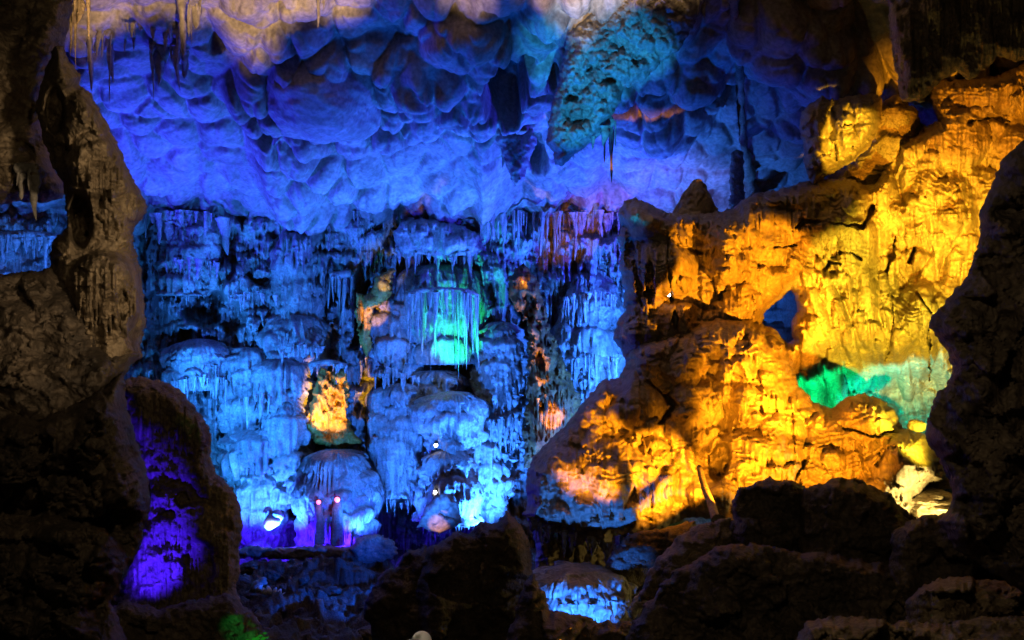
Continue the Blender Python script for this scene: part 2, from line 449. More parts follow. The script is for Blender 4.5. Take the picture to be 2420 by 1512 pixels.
def tube(name, pts, rad, mat, n=8, **kw):
    p = np.array(pts, float); V = []; 
    rad = np.broadcast_to(np.array(rad, float), (len(p),))
    for i in range(len(p)):
        t = p[min(i + 1, len(p) - 1)] - p[max(i - 1, 0)]; t /= np.linalg.norm(t) + 1e-9
        up = np.array([0, 1, 0]) if abs(t[1]) < .9 else np.array([1, 0, 0])
        a = np.cross(t, up); a /= np.linalg.norm(a); b = np.cross(t, a)
        for k in range(n):
            w = 2 * math.pi * k / n
            V.append(p[i] + rad[i] * (a * math.cos(w) + b * math.sin(w)))
    F = gridfaces(len(p), n, True)
    F = np.concatenate([F[:, [0, 1, 2]], F[:, [0, 2, 3]]])
    i0 = len(V); V += [p[0], p[-1]]
    k = np.arange(n); k2 = (k + 1) % n
    F = np.concatenate([F, np.stack([np.full(n, i0), k, k2], -1), np.stack([np.full(n, i0 + 1), (len(p) - 1) * n + k2, (len(p) - 1) * n + k], -1)])
    return mk(name, V, F, mat, **kw)

def cat_rom(pts, n=8):
    p = np.array(pts, float); p = np.concatenate([[2 * p[0] - p[1]], p, [2 * p[-1] - p[-2]]]); o = []
    for i in range(1, len(p) - 2):
        for t in np.linspace(0, 1, n, endpoint=False):
            o.append(.5 * (2 * p[i] + (p[i + 1] - p[i - 1]) * t + (2 * p[i - 1] - 5 * p[i] + 4 * p[i + 1] - p[i + 2]) * t * t + (3 * p[i] - p[i - 1] - 3 * p[i + 1] + p[i + 2]) * t ** 3))
    o.append(p[-2]); return np.array(o)

# ================================================================== SETTING
# ---- far wall
def nonuni(a, b, lo, hi, st, co):
    return np.concatenate([np.arange(lo, a, co), np.arange(a, b, st), np.arange(b, hi, co)])

us = nonuni(-20, 1530, -700, 3100, 2.4, 30); vs = nonuni(440, 1300, 330, 1420, 2.4, 20)
U, V = np.meshgrid(us, vs)
H = 1.2 * fbm(U / 260, V / 240, 3, 11) + .5 * fbm(U / 90, V / 90, 3, 12)
big = scatter(-40, 1560, 560, 1240, 120, 105, 62, 120, .85, 21)
med = scatter(-40, 1560, 500, 1250, 58, 52, 30, 62, .6, 22, .9)
sml = scatter(-40, 1560, 500, 1280, 30, 28, 14, 30, .36, 23, .85)
tin = scatter(-40, 1560, 490, 1280, 17, 17, 7, 17, .09, 24, .6)
H += scale_layer(us, vs, big, .09, .50, 31)
H += scale_layer(us, vs, med, .13, .38, 32)
H += scale_layer(us, vs, sml, .2, .2, 33)
H += scale_layer(us, vs, tin, .4, .03, 34)
# stalactite fringe along the top of the wall
H += scale_layer(us, vs, scatter(330, 1520, 490, 560, 34, 30, 22, 70, .5, 25), .25, .15, 35)
pit = [(772, 700, 18, 72, 2.6), (851, 745, 17, 95, 2.2, 12), (785, 955, 36, 75, 2.0, 0), 
       (500, 735, 90, 45, 1.3, 15), (410, 650, 30, 60, 1.0), (1230, 690, 30, 60, 2.4), (1262, 780, 30, 110, 3.0, -10),
       (1300, 920, 45, 130, 3.0, -12), (1150, 700, 14, 50, 1.2), (560, 880, 30, 40, 1.0), (640, 660, 50, 20, .8), (905, 655, 18, 30, 1.0)]
wob = 26 * fbm(U / 34, V / 46, 4, 44, .6)
H -= pits(U + wob, V + wob * 1.2, pit)
H -= .9 * sm(.24, .5, fbm((U + .3 * wob) / 34, V / 80, 3, 47))
H += .10 * fbm(U / 14, V / 18, 4, 13) + .10 * np.abs(n2(U / 6, V / 90, 14))
D = 40 - H + np.clip((V - 1180) / 120, 0, 1) * -.6
D = D + np.clip((480 - V), 0, 200) * .01
D = D - 2.5 * sm(300, -200, U)
mk("cave_wall", unproj(U, V, D).reshape(-1, 3), gridfaces(len(vs), len(us)), M_WALL, kind='structure')

# ---- ceiling
us = nonuni(-30, 2450, -1500, 3900, 3.0, 60); vs = np.concatenate([np.arange(-900, -30, 30), np.arange(-30, 640, 2.6)])
U, V = np.meshgrid(us, vs)
vj = np.interp(U, [-400, 150, 340, 480, 570, 640, 720, 790, 950, 1060, 1140, 1210, 1330, 1460, 1900, 2600],
               [520, 500, 505, 505, 500, 555, 570, 540, 510, 525, 565, 505, 500, 500, 500, 520])
vj = vj + 16 * fbm(U / 48, 0 * V, 3, 48)
wgt = sm(180, 480, V)
Yb = 20.0 / ((CV - V + (vj - 520) * wgt) / K + .4024)
Xb = (U - CU) / K * Yb
wx = Xb + .15 * fbm(Xb / 2, Yb / 2.6, 2, 5); wy = Yb + .2 * fbm(Xb / 2 + 9, Yb / 2.6, 2, 6)
def cushion(x, y, s_):
    f1, f2 = worley(x, y, s_); return np.clip(1 - 1.1 * f1 * f1, 0, 1) * (.55 + .45 * sm(0, .25, f2 - f1))
hp = .22 * cushion(wx / 2.0, wy / 2.6, 61) + .46 * cushion(wx / 1.15, wy / 1.4, 62) + .10 * cushion(wx / .6, wy / .72, 63)
near = sm(480, 250, V)
H = 1.95 * hp * (.75 + .25 * near) * (.55 + .45 * sm(-.3, .3, fbm(Xb / 3.5, Yb / 4, 2, 70))) + .5 * fbm(Xb / 3.4, Yb / 3.8, 3, 64) * (.35 + .65 * near) + .06 * fbm(Xb * 2, Yb * 1.5, 4, 65)
H += 1.2 * lumps(U, V, [(1020, 150, 140, 90, .7), (1640, 170, 70, 60, .7), (1560, 280, 120, 60, .6),
                        (1830, 60, 120, 90, .8), (1960, 110, 110, 80, .7), (1100, 60, 110, 70, .8)])
wob = 14 * fbm(U / 40, V / 40, 3, 45)
H -= pits(U + wob, V + wob * .7, [(1195, 165, 52, 80, 2.2), (1245, 100, 22, 20, 1.2), (1310, 150, 22, 30, 1.4), (690, 95, 30, 15, .9), (670, 190, 24, 34, 1.1),
                       (640, 285, 26, 26, 1.2), (1680, 205, 70, 30, 1.4), (520, 85, 20, 22, .8), (1270, 350, 24, 45, 1.4), (1750, 250, 10, 60, .8)])
H += .10 * np.clip(1 - np.abs(n2(Xb / 2.6 + 3, Yb / 3.5, 71)) * 9, 0, 1) * near
X = Xb; Y = Yb - .6 * H; Z = (CV - V) / K * Yb - .8 * H
mk("cave_ceiling", np.stack([X, Y, Z], -1).reshape(-1, 3), gridfaces(len(vs), len(us))[:, ::-1] if False else gridfaces(len(vs), len(us)), M_CEIL, kind='structure')

# ---- floor
xs = np.concatenate([np.linspace(-32, -11, 60), np.linspace(-10.9, 4, 300), np.linspace(4.1, 32, 90)]); ys = np.concatenate([np.linspace(-6, 18, 90), np.linspace(18.1, 42.5, 400)])
X, Y = np.meshgrid(xs, ys)
Z = -8 - .8 * sm(32.5, 35, Y) + 6.3 * sm(20, 0, Y) + .35 * fbm(X / 3, Y / 3, 4, 81) + .55 * facet(X / 1.3, Y / 1.3, 82) * sm(14, 22, Y) + .25 * facet(X / .5, Y / .5, 83) + .1 * facet(X / .22, Y / .22, 84)
mk("cave_floor", np.stack([X, Y, Z], -1).reshape(-1, 3), gridfaces(len(ys), len(xs))[:, ::-1], M_DARK, kind='structure')

print("setting", round(time.time() - T0, 1))

# ================================================================== FORMATIONS
def ledges(U, V, s, per=15, amp=.14):
    w = V / per + 2.2 * fbm(U / 60, V / 60, 3, s)
    saw = w - np.floor(w)
    return amp * (saw ** 1.5) * sm(-.25, .35, fbm(U / 45, V / 25, 3, s + 3))

def f_dark(a1=.5, a2=.25, s=1):
    def f(us, vs, U, V, sd):
        x = U + 12 * fbm(U / 40, V / 40, 3, s + 9); y = V + 12 * fbm(U / 40, V / 40, 3, s + 10)
        return (a1 * fbm(U / 130, V / 110, 3, s) + 1.5 * a2 * facet((x + .4 * y) / 110, (y - .3 * x) / 75, s + 3) + .45 * a2 * facet(x / 52, y / 38, s + 4) + .5 * a2 * ledges(U + .3 * V, V, s + 6, 34, 1.0)
                + .04 * fbm(U / 16, V / 16, 4, s + 5))
    return f

# -- left side: column, wall and boulders
relief("rock_wall", [(-500, -300), (190, -300), (175, 0), (165, 60), (150, 110), (120, 165), (100, 260), (110, 330), (135, 410), (152, 430), (150, 468), (120, 478), (60, 476), (0, 482), (-500, 520)],
       14.5, M_BROWN, 1.2, 1.5, 70, 4, f_dark(.5, .25, 101), label="dim brown rock wall in the upper left corner, above the blue gap", cat="rock wall")
def f_col(us, vs, U, V, sd):
    H = lumps(U, V, [(240, 300, 90, 110, .9), (240, 400, 100, 70, .8), (245, 700, 95, 110, .9), (250, 870, 110, 90, .7), (150, 160, 40, 50, .5)])
    H += scale_layer(us, vs, [(250, 330, 85, 150, .5), (230, 200, 70, 90, .4), (270, 480, 70, 60, .4), (250, 600, 90, 190, .5), (290, 420, 40, 70, .3)], .12, .2, 5)
    return H * .7 + .3 * fbm(U / 80, V / 80, 4, 111) + .14 * facet((U + 8 * fbm(U / 30, V / 30, 3, 3)) / 50, V / 40, 112) + .06 * facet(U / 20, V / 18, 114) + .03 * fbm(U / 14, V / 16, 4, 113) - pits(U, V, [(190, 520, 30, 70, .9), (130, 260, 25, 60, .5), (290, 720, 14, 40, .3)])
relief("stalagmite", [(130, 105), (150, 112), (168, 150), (190, 178), (186, 200), (215, 222), (236, 262), (262, 308), (288, 362), (308, 415), (334, 452), (352, 490), (332, 518), (312, 550), (318, 585), (335, 640), (339, 700),
        (345, 770), (332, 812), (337, 842), (302, 872), (285, 905), (270, 960), (250, 1000), (100, 1000), (60, 900), (80, 760), (100, 690), (118, 632), (120, 572), (160, 535), (155, 480), (148, 430), (125, 400), (100, 320), (84, 250), (98, 200), (112, 150)],
       12.5, M_BROWN, 1.1, 1.0, 60, 3, f_col, label="tall dark brown stalagmite column rising in front of the blue gap", cat="stalagmite")
relief("boulder", [(-400, 655), (0, 650), (60, 642), (118, 634), (180, 680), (260, 800), (330, 835), (300, 880), (262, 940), (180, 1010), (60, 1080), (-400, 1100)],
       11.8, M_DARK, 1.0, 1.2, 80, 4, f_dark(.5, .3, 121), label="dark rock shoulder below the blue gap, left of the tall stalagmite", cat="boulder")
relief("boulder", [(-400, 980), (0, 960), (90, 990), (190, 940), (290, 880), (300, 960), (330, 1060), (352, 1130), (355, 1200), (330, 1290), (285, 1390), (262, 1420), (300, 1512), (320, 1700), (-400, 1700)],
       11.2, M_DARK, 1.1, 1.2, 90, 4, lambda us, vs, U, V, sd: f_dark(.6, .35, 131)(us, vs, U, V, sd) + lumps(U, V, [(60, 1080, 80, 120, .6), (250, 1010, 70, 130, .5, 20), (300, 1150, 60, 80, .5), (180, 1330, 120, 100, .6)]),
       label="big dark rock mass filling the lower left corner", cat="boulder")
def f_purple(us, vs, U, V, sd):
    H = .6 * scale_layer(us, vs, [(400, 900, 90, 160, .5), (390, 1060, 60, 60, .25), (400, 1150, 70, 60, .3), (400, 1220, 80, 70, .3), (370, 1290, 90, 130, .35), (470, 1180, 60, 180, .4), (520, 1250, 50, 180, .4), (450, 1080, 50, 60, .25)] +
                    scatter(280, 580, 1050, 1420, 45, 36, 22, 36, .14, 7), .2, .12, 6)
    return H + .3 * fbm(U / 70, V / 80, 4, 141) + .07 * fbm(U / 12, V / 12, 4, 142) - pits(U + 6 * fbm(U / 14, V / 14, 2, 9), V, [(430, 1180, 18, 20, .3), (400, 1215, 20, 12, .25), (470, 1330, 40, 60, .3), (395, 1310, 7, 18, .15)])
relief("stalagmite", [(272, 906), (330, 888), (400, 904), (440, 935), (478, 985), (503, 1030), (497, 1072), (510, 1120), (545, 1150), (565, 1185), (572, 1240), (566, 1300), (567, 1350), (556, 1390), (580, 1440), (612, 1462), (640, 1560), (200, 1560), (240, 1430), (265, 1400), (300, 1300), (330, 1180), (300, 1020)],
       16.6, M_BROWN, .9, 1.0, 60, 2.8, f_purple, label="squat brown stalagmite with a purple lit lower face", cat="stalagmite")
relief("boulder", [(230, 1440), (300, 1418), (380, 1438), (440, 1420), (540, 1400), (600, 1450), (640, 1512), (660, 1700), (150, 1700)], 13.2, M_DARK, .7, .9, 60, 4, f_dark(.3, .2, 151), label="low black rock at the foot of the purple lit stalagmite", cat="boulder")

_L = np.array(P(900, 1700, 9.0)); _edge = []  # outline of an unseen rock added to shape the warm light's edge
for (u_, v_) in [(230, 130), (330, 85), (380, 62), (430, 95), (500, 95), (540, 130), (560, 190), (590, 208), (628, 160), (660, 105), (720, 75), (800, 92), (832, 92), (862, 60), (900, 20), (935, -40), (1000, -70), (1042, -20), (1062, 40), (1100, 62), (1160, 55), (1172, 0), (1192, -70), (1225, -70), (1240, 20), (1300, 45), (1338, 62), (1352, 105), (1390, 112), (1432, 62), (1500, 25), (1600, 12), (1660, 35), (1720, -30), (1900, -80)]:
    v_ -= 58; q_ = np.array(P(u_, v_, 20.0 / ((CV - v_) / K + .4024) - .3)); w_ = _L + (q_ - _L) * ((9.55 - 9.0) / (q_[1] - 9.0))
    _edge.append((CU + w_[0] / 9.55 * K, CV - w_[2] / 9.55 * K))
relief("boulder", _edge + [(_edge[-1][0] + 30, 1900), (_edge[0][0] - 30, 1900)], 9.55, M_DARK, .006, .14, 12, 1.2, None, edge=(.6, 6), label="unseen jagged rock added under the bottom edge to cut the ceiling lamp light", cat="boulder", seed=77)

# -- right dark wall
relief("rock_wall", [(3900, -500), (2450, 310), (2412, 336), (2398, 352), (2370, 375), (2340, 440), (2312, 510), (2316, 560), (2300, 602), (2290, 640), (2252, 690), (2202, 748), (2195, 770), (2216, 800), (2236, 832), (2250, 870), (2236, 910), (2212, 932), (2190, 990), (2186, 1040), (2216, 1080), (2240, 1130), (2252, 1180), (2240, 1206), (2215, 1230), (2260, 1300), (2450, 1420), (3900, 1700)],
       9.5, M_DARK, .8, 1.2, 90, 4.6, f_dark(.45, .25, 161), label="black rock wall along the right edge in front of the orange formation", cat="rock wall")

# -- bottom boulders
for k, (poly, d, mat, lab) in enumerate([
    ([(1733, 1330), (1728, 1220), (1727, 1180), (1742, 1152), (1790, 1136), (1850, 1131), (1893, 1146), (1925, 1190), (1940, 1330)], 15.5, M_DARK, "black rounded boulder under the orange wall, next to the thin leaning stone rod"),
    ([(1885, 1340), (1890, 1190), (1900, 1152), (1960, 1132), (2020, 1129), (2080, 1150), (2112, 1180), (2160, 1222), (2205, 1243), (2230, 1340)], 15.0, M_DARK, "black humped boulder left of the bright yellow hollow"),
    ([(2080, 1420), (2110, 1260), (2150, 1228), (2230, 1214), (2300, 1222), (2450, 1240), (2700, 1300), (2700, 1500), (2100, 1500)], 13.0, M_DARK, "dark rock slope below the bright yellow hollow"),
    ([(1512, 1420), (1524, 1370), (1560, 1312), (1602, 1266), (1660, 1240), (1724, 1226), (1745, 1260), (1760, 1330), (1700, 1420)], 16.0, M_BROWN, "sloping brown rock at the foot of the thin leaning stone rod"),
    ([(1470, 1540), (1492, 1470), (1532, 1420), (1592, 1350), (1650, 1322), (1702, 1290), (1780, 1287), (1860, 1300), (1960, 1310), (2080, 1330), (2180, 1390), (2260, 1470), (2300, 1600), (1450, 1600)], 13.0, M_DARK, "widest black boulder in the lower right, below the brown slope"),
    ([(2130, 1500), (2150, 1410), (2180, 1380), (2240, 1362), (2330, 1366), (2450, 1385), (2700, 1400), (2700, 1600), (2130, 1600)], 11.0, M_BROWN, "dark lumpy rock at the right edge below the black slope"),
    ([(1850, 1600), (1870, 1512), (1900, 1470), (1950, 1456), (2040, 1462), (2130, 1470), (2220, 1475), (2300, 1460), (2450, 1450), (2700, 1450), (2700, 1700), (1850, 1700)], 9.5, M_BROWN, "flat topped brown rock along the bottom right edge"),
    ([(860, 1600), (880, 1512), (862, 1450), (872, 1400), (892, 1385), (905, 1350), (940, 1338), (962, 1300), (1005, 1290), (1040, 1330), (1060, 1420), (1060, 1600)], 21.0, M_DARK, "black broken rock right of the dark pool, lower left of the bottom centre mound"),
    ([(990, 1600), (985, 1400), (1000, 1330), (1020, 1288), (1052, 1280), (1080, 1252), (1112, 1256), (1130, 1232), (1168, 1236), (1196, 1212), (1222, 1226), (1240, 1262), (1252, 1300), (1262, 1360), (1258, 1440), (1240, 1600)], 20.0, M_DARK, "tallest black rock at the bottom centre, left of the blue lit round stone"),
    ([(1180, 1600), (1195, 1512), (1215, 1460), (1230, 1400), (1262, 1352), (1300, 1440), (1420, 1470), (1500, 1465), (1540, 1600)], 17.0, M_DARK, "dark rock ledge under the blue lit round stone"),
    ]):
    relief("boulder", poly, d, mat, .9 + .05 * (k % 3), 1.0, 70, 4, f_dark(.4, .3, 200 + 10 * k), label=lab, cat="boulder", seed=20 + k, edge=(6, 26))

relief("boulder", [(1370, 1480), (1440, 1312), (1470, 1275), (1500, 1256), (1560, 1250), (1640, 1230), (1650, 1290), (1560, 1340), (1510, 1420), (1480, 1500)], 21.0, M_DARK, .6, .8, 40, 4, f_dark(.3, .2, 291), label="black rock in the shade under the orange mound, behind the round blue stone", cat="boulder", seed=44)

# -- orange formation
def f_orange(seed, lump, cracks=(), du=1.0, pitl=(), extra=(), led=.8, drape=1.0, ribs=()):
    def f(us, vs, U, V, sd):
        p = U.min(), U.max(), V.min(), V.max()
        H = lumps(U + 10 * fbm(U / 30, V / 30, 3, seed + 1), V + 10 * fbm(U / 30, V / 30, 3, seed + 2), lump)
        H = H + .9 * fbm(U / 120, V / 130, 3, seed)
        H += scale_layer(us, vs, scatter(p[0], p[1], p[2], p[3], 95 * du, 85 * du, 52 * du, 95 * du * drape, .62, seed + 3) + list(extra), .05, .16, seed)
        for (x0, y0, x1, y1, rw, rh) in ribs:
            a_ = math.degrees(math.atan2(y1 - y0, x1 - x0)); H = np.maximum(H, H * .5 + lumps(U + 6 * fbm(U / 40, V / 40, 3, seed + 1), V, [((x0 + x1) / 2, (y0 + y1) / 2, math.hypot(x1 - x0, y1 - y0) / 2, rw, rh, a_)]))
        H += scale_layer(us, vs, scatter(p[0], p[1], p[2], p[3], 48 * du, 44 * du, 24 * du, 44 * du * drape, .28, seed + 4, .7), .10, .09, seed + 1)
        H += scale_layer(us, vs, scatter(p[0], p[1], p[2], p[3], 26 * du, 24 * du, 12 * du, 22 * du, .10, seed + 5, .35), .2, .04, seed + 2)
        H += led * ledges(U, V, seed + 6) + .06 * fbm(U / 26, V / 30, 4, seed + 7, .5)
        w = 5 * fbm(U / 12, V / 12, 3, seed + 8)
        if cracks: H -= seglines(U + w, V + w, cracks)
        if pitl: H -= pits(U + w, V + w, pitl)
        return H
    return f

relief("flowstone_wall", [[(1475, 476), (1500, 470), (1530, 478), (1555, 492), (1580, 505), (1610, 503), (1680, 500), (1705, 500), (1735, 490), (1752, 474), (1790, 456), (1830, 450), (1870, 440), (1905, 428), (1950, 422), (2010, 420), (2045, 432), (2064, 430), (2090, 390), (2118, 333), (2170, 312), (2216, 283), (2200, 238), (2204, 200), (2232, 186), (2300, 182), (2350, 178), (2385, 160), (2450, 120), (2900, -60),
        (2900, 1100), (2450, 1120), (2320, 1090), (2200, 1100), (2120, 1090), (2040, 1070), (1850, 980), (1800, 930), (1700, 980), (1600, 990), (1540, 960), (1500, 905), (1480, 862), (1470, 832), (1448, 800), (1455, 765), (1475, 735), (1475, 690), (1462, 630), (1465, 600), (1458, 560), (1470, 535), (1462, 505)],
        [(1868, 688), (1846, 705), (1826, 722), (1806, 740), (1800, 765), (1826, 774), (1846, 796), (1860, 812), (1872, 800), (1870, 765), (1882, 735), (1878, 700)]],
       lambda U, V: 27.2 + 2.2 * sm(1750, 2150, U) + 2.6 * sm(760, 960, V) * sm(1820, 1900, U), M_ORANGE, 1.5, 1.4, 60, 2.4,
       f_orange(330, [(1540, 530, 60, 45, .8), (1580, 620, 70, 90, .8), (1720, 590, 60, 90, .9), (1820, 560, 110, 70, .7), (1960, 560, 110, 110, .8), (1600, 800, 130, 80, .9), (1750, 750, 60, 80, .7), (1540, 730, 35, 40, .5), (1560, 860, 90, 60, .9), (1680, 880, 80, 60, .8),
                      (2230, 330, 110, 90, .9), (2330, 230, 90, 50, .7), (2200, 500, 80, 150, .8, 20), (1950, 470, 90, 50, .6), (2160, 800, 60, 150, .8, 8)],
                [([(1880, 540), (1900, 522), (1960, 525), (2040, 535), (2062, 490)], 9, .9), ([(1600, 580), (1660, 600)], 6, .5), ([(1575, 560), (1585, 700), (1600, 780)], 6, .6), ([(1500, 620), (1515, 720)], 9, .8), ([(1830, 585), (1880, 580)], 6, .5), ([(1985, 597), (2010, 596), (2035, 612)], 6, .6), ([(1950, 640), (1962, 620), (1985, 625)], 6, .6),
                 ([(2115, 560), (2108, 600), (2095, 640)], 8, .9), ([(2160, 585), (2150, 620)], 9, 1.0), ([(2165, 690), (2200, 740)], 5, .6), ([(2195, 770), (2197, 900)], 8, 1.0), ([(2105, 690), (2112, 780), (2090, 850)], 4, .4), ([(2290, 290), (2340, 275), (2390, 290)], 9, .6)],
                pitl=[(1535, 670, 12, 55, .7), (1490, 600, 14, 40, .6)], led=.7, drape=1.25,
                ribs=[(1890, 620, 1990, 860, 22, .8), (1925, 600, 2040, 900, 24, .9), (1975, 600, 2080, 880, 26, .9), (2030, 600, 2110, 900, 28, 1.0), (2080, 640, 2150, 950, 26, .9), (2230, 560, 2100, 920, 30, .8), (2280, 540, 2180, 860, 28, .7), (1895, 760, 1940, 980, 28, .9), (1960, 800, 1990, 1000, 24, .8), (2050, 330, 2120, 560, 36, .7), (2200, 400, 2160, 640, 32, .7), (2130, 360, 2190, 560, 30, .7), (1760, 480, 1770, 620, 30, .6), (1900, 560, 1850, 690, 24, .6), (1640, 600, 1630, 700, 16, .4)]),
       label="tall orange and yellow rock wall with a small arch through it, rough stone head at its left end", cat="rock wall", seed=4)
relief("flowstone_mound", [(1478, 862), (1462, 892), (1420, 900), (1380, 945), (1350, 990), (1302, 1035), (1264, 1075), (1246, 1110), (1240, 1150), (1248, 1190), (1234, 1215), (1262, 1246), (1300, 1256), (1340, 1268), (1362, 1292), (1385, 1276), (1412, 1290), (1434, 1310), (1450, 1266), (1500, 1262), (1560, 1252), (1620, 1222), (1700, 1230), (1780, 1240), (1900, 1250), (2100, 1265), (2170, 1215), (2200, 1160), (2262, 1150), (2240, 1115), (2216, 1078), (2182, 1022), (2130, 1010), (2112, 968), (2080, 942), (2040, 930), (2000, 938), (1965, 966), (1925, 950), (1890, 912), (1866, 862), (1852, 812), (1800, 768), (1760, 748), (1700, 742), (1640, 758), (1580, 784), (1520, 800), (1490, 828)],
       lambda U, V: 24.3 + (1100 - V) * .004, M_ORANGE, 1.8, 1.2, 75, 2.6,
       f_orange(360, [(1480, 960, 100, 80, .9), (1450, 1100, 90, 110, .9), (1340, 1140, 70, 80, .7), (1540, 1130, 60, 100, .6), (1650, 1000, 80, 120, .8), (1590, 850, 90, 60, .6), (1700, 800, 60, 50, .6), (1540, 900, 50, 40, .5), (1800, 900, 110, 120, 1.0), (1800, 1060, 120, 130, .9), (2040, 985, 90, 60, .9), (2130, 1080, 90, 80, .8), (1960, 1060, 80, 90, .7), (1340, 1210, 90, 60, .6), (1460, 1200, 60, 70, .5)],
                [([(1530, 900), (1600, 960), (1560, 1000)], 9, .7), ([(1900, 1090), (1880, 1140)], 10, .7), ([(1990, 1010), (2060, 1030), (2110, 1020)], 6, .5), ([(2090, 1060), (2070, 1100)], 6, .5)], pitl=[(1700, 1090, 26, 48, 1.1, 12), (1580, 1110, 22, 9, .3)]),
       label="broad orange rock mound before the yellow wall, blue lit at its lower tip", cat="rock mound", seed=5)
relief("heart_rock", [(1887, 300), (1893, 270), (1915, 242), (1940, 228), (1975, 236), (2000, 228), (2060, 220), (2084, 234), (2082, 290), (2060, 340), (2020, 380), (1960, 412), (1920, 440), (1903, 400), (1896, 340)],
       27.6, M_ORANGE, 1.2, 1.2, 40, 2.4, f_orange(390, [(1930, 330, 45, 80, .6, -10), (2010, 310, 60, 90, .7, 25), (2040, 260, 30, 30, .3)], [([(1970, 270), (1985, 300), (2010, 290)], 7, .6), ([(1972, 330), (1978, 380)], 5, .4)], .7),
       label="yellow heart shaped boulder perched on top of the orange ridge", cat="boulder", seed=6)
relief("boulder", [(2060, 260), (2090, 238), (2120, 224), (2165, 260), (2185, 330), (2130, 410), (2060, 460), (1960, 450), (1940, 420), (2010, 385), (2050, 340)], 29.2, M_BROWN, .9, 1.2, 40, 2.6, f_dark(.3, .25, 395), label="shadowed rock wedged behind the yellow heart shaped boulder", cat="boulder")  # brown material stands in for the shadow over this rock
lathe("stalagmite", 1640, 27.2, [(423, 2), (428, 10), (445, 18), (462, 24), (478, 34), (500, 42), (515, 48)], M_ORANGE, 2.4, scatter(-160, 160, 425, 515, 36, 16, 18, 18, .10, 8), (.15, .04), .04, lean=-.1, label="small pointed orange stalagmite standing on the orange ridge", cat="stalagmite")
tube("stone_rod", cat_rom([P(1652, 1105, 20.5), P(1664, 1150, 19.5), P(1680, 1190, 18.5), P(1690, 1222, 17.0), P(1697, 1232, 16.2)]), [.06] * 8 + [.07] * 8 + [.075] * 8 + [.08] * 6 + [.09, .1, .12], M_BROWN, 10, label="thin leaning stone rod beside the dark hollow of the orange mound", cat="stone rod")
boulder("boulder", 2195, 1198, 66, 34, 22.5, M_ORANGE, .9, .26, 2.0, 90, 5, label="pale yellow rock glowing in the hollow at the right", cat="boulder")
boulder("boulder", 2165, 1006, 18, 14, 23.5, M_ORANGE, .3, .15, 1.5, 40, 6, label="small pale orange stone beside the teal lit foot of the wall", cat="boulder")
relief("draped_column", [(1255, 1235), (1340, 1240), (1400, 1262), (1440, 1280), (1450, 1350), (1262, 1350), (1268, 1300)], 26, M_ORANGE, .7, .8, 30, 3, f_orange(410, [(1290, 1290, 25, 40, .4)], du=.5), label="low orange lit rock column under the blue tipped mound", cat="rock column")
blue_stone = lathe("stalagmite", 1362, 20.5, [(1340, 10), (1346, 70), (1356, 98), (1375, 110), (1395, 116), (1420, 104), (1448, 112), (1480, 90)], M_WALL, 2.4, scatter(-360, 360, 1352, 1440, 40, 24, 26, 44, .26, 9), (.16, .14), .09, label="flat topped blue lit stone hung with drips under the orange mound", cat="stalagmite")
relief("rock_slab", [(1540, 1385), (1548, 1410), (1520, 1440), (1490, 1470), (1480, 1440), (1500, 1410)], 18.5, M_WALL, .3, .3, 16, 2.4, f_dark(.1, .05, 3), label="narrow blue lit slab leaning right of the round blue stone", cat="rock slab")

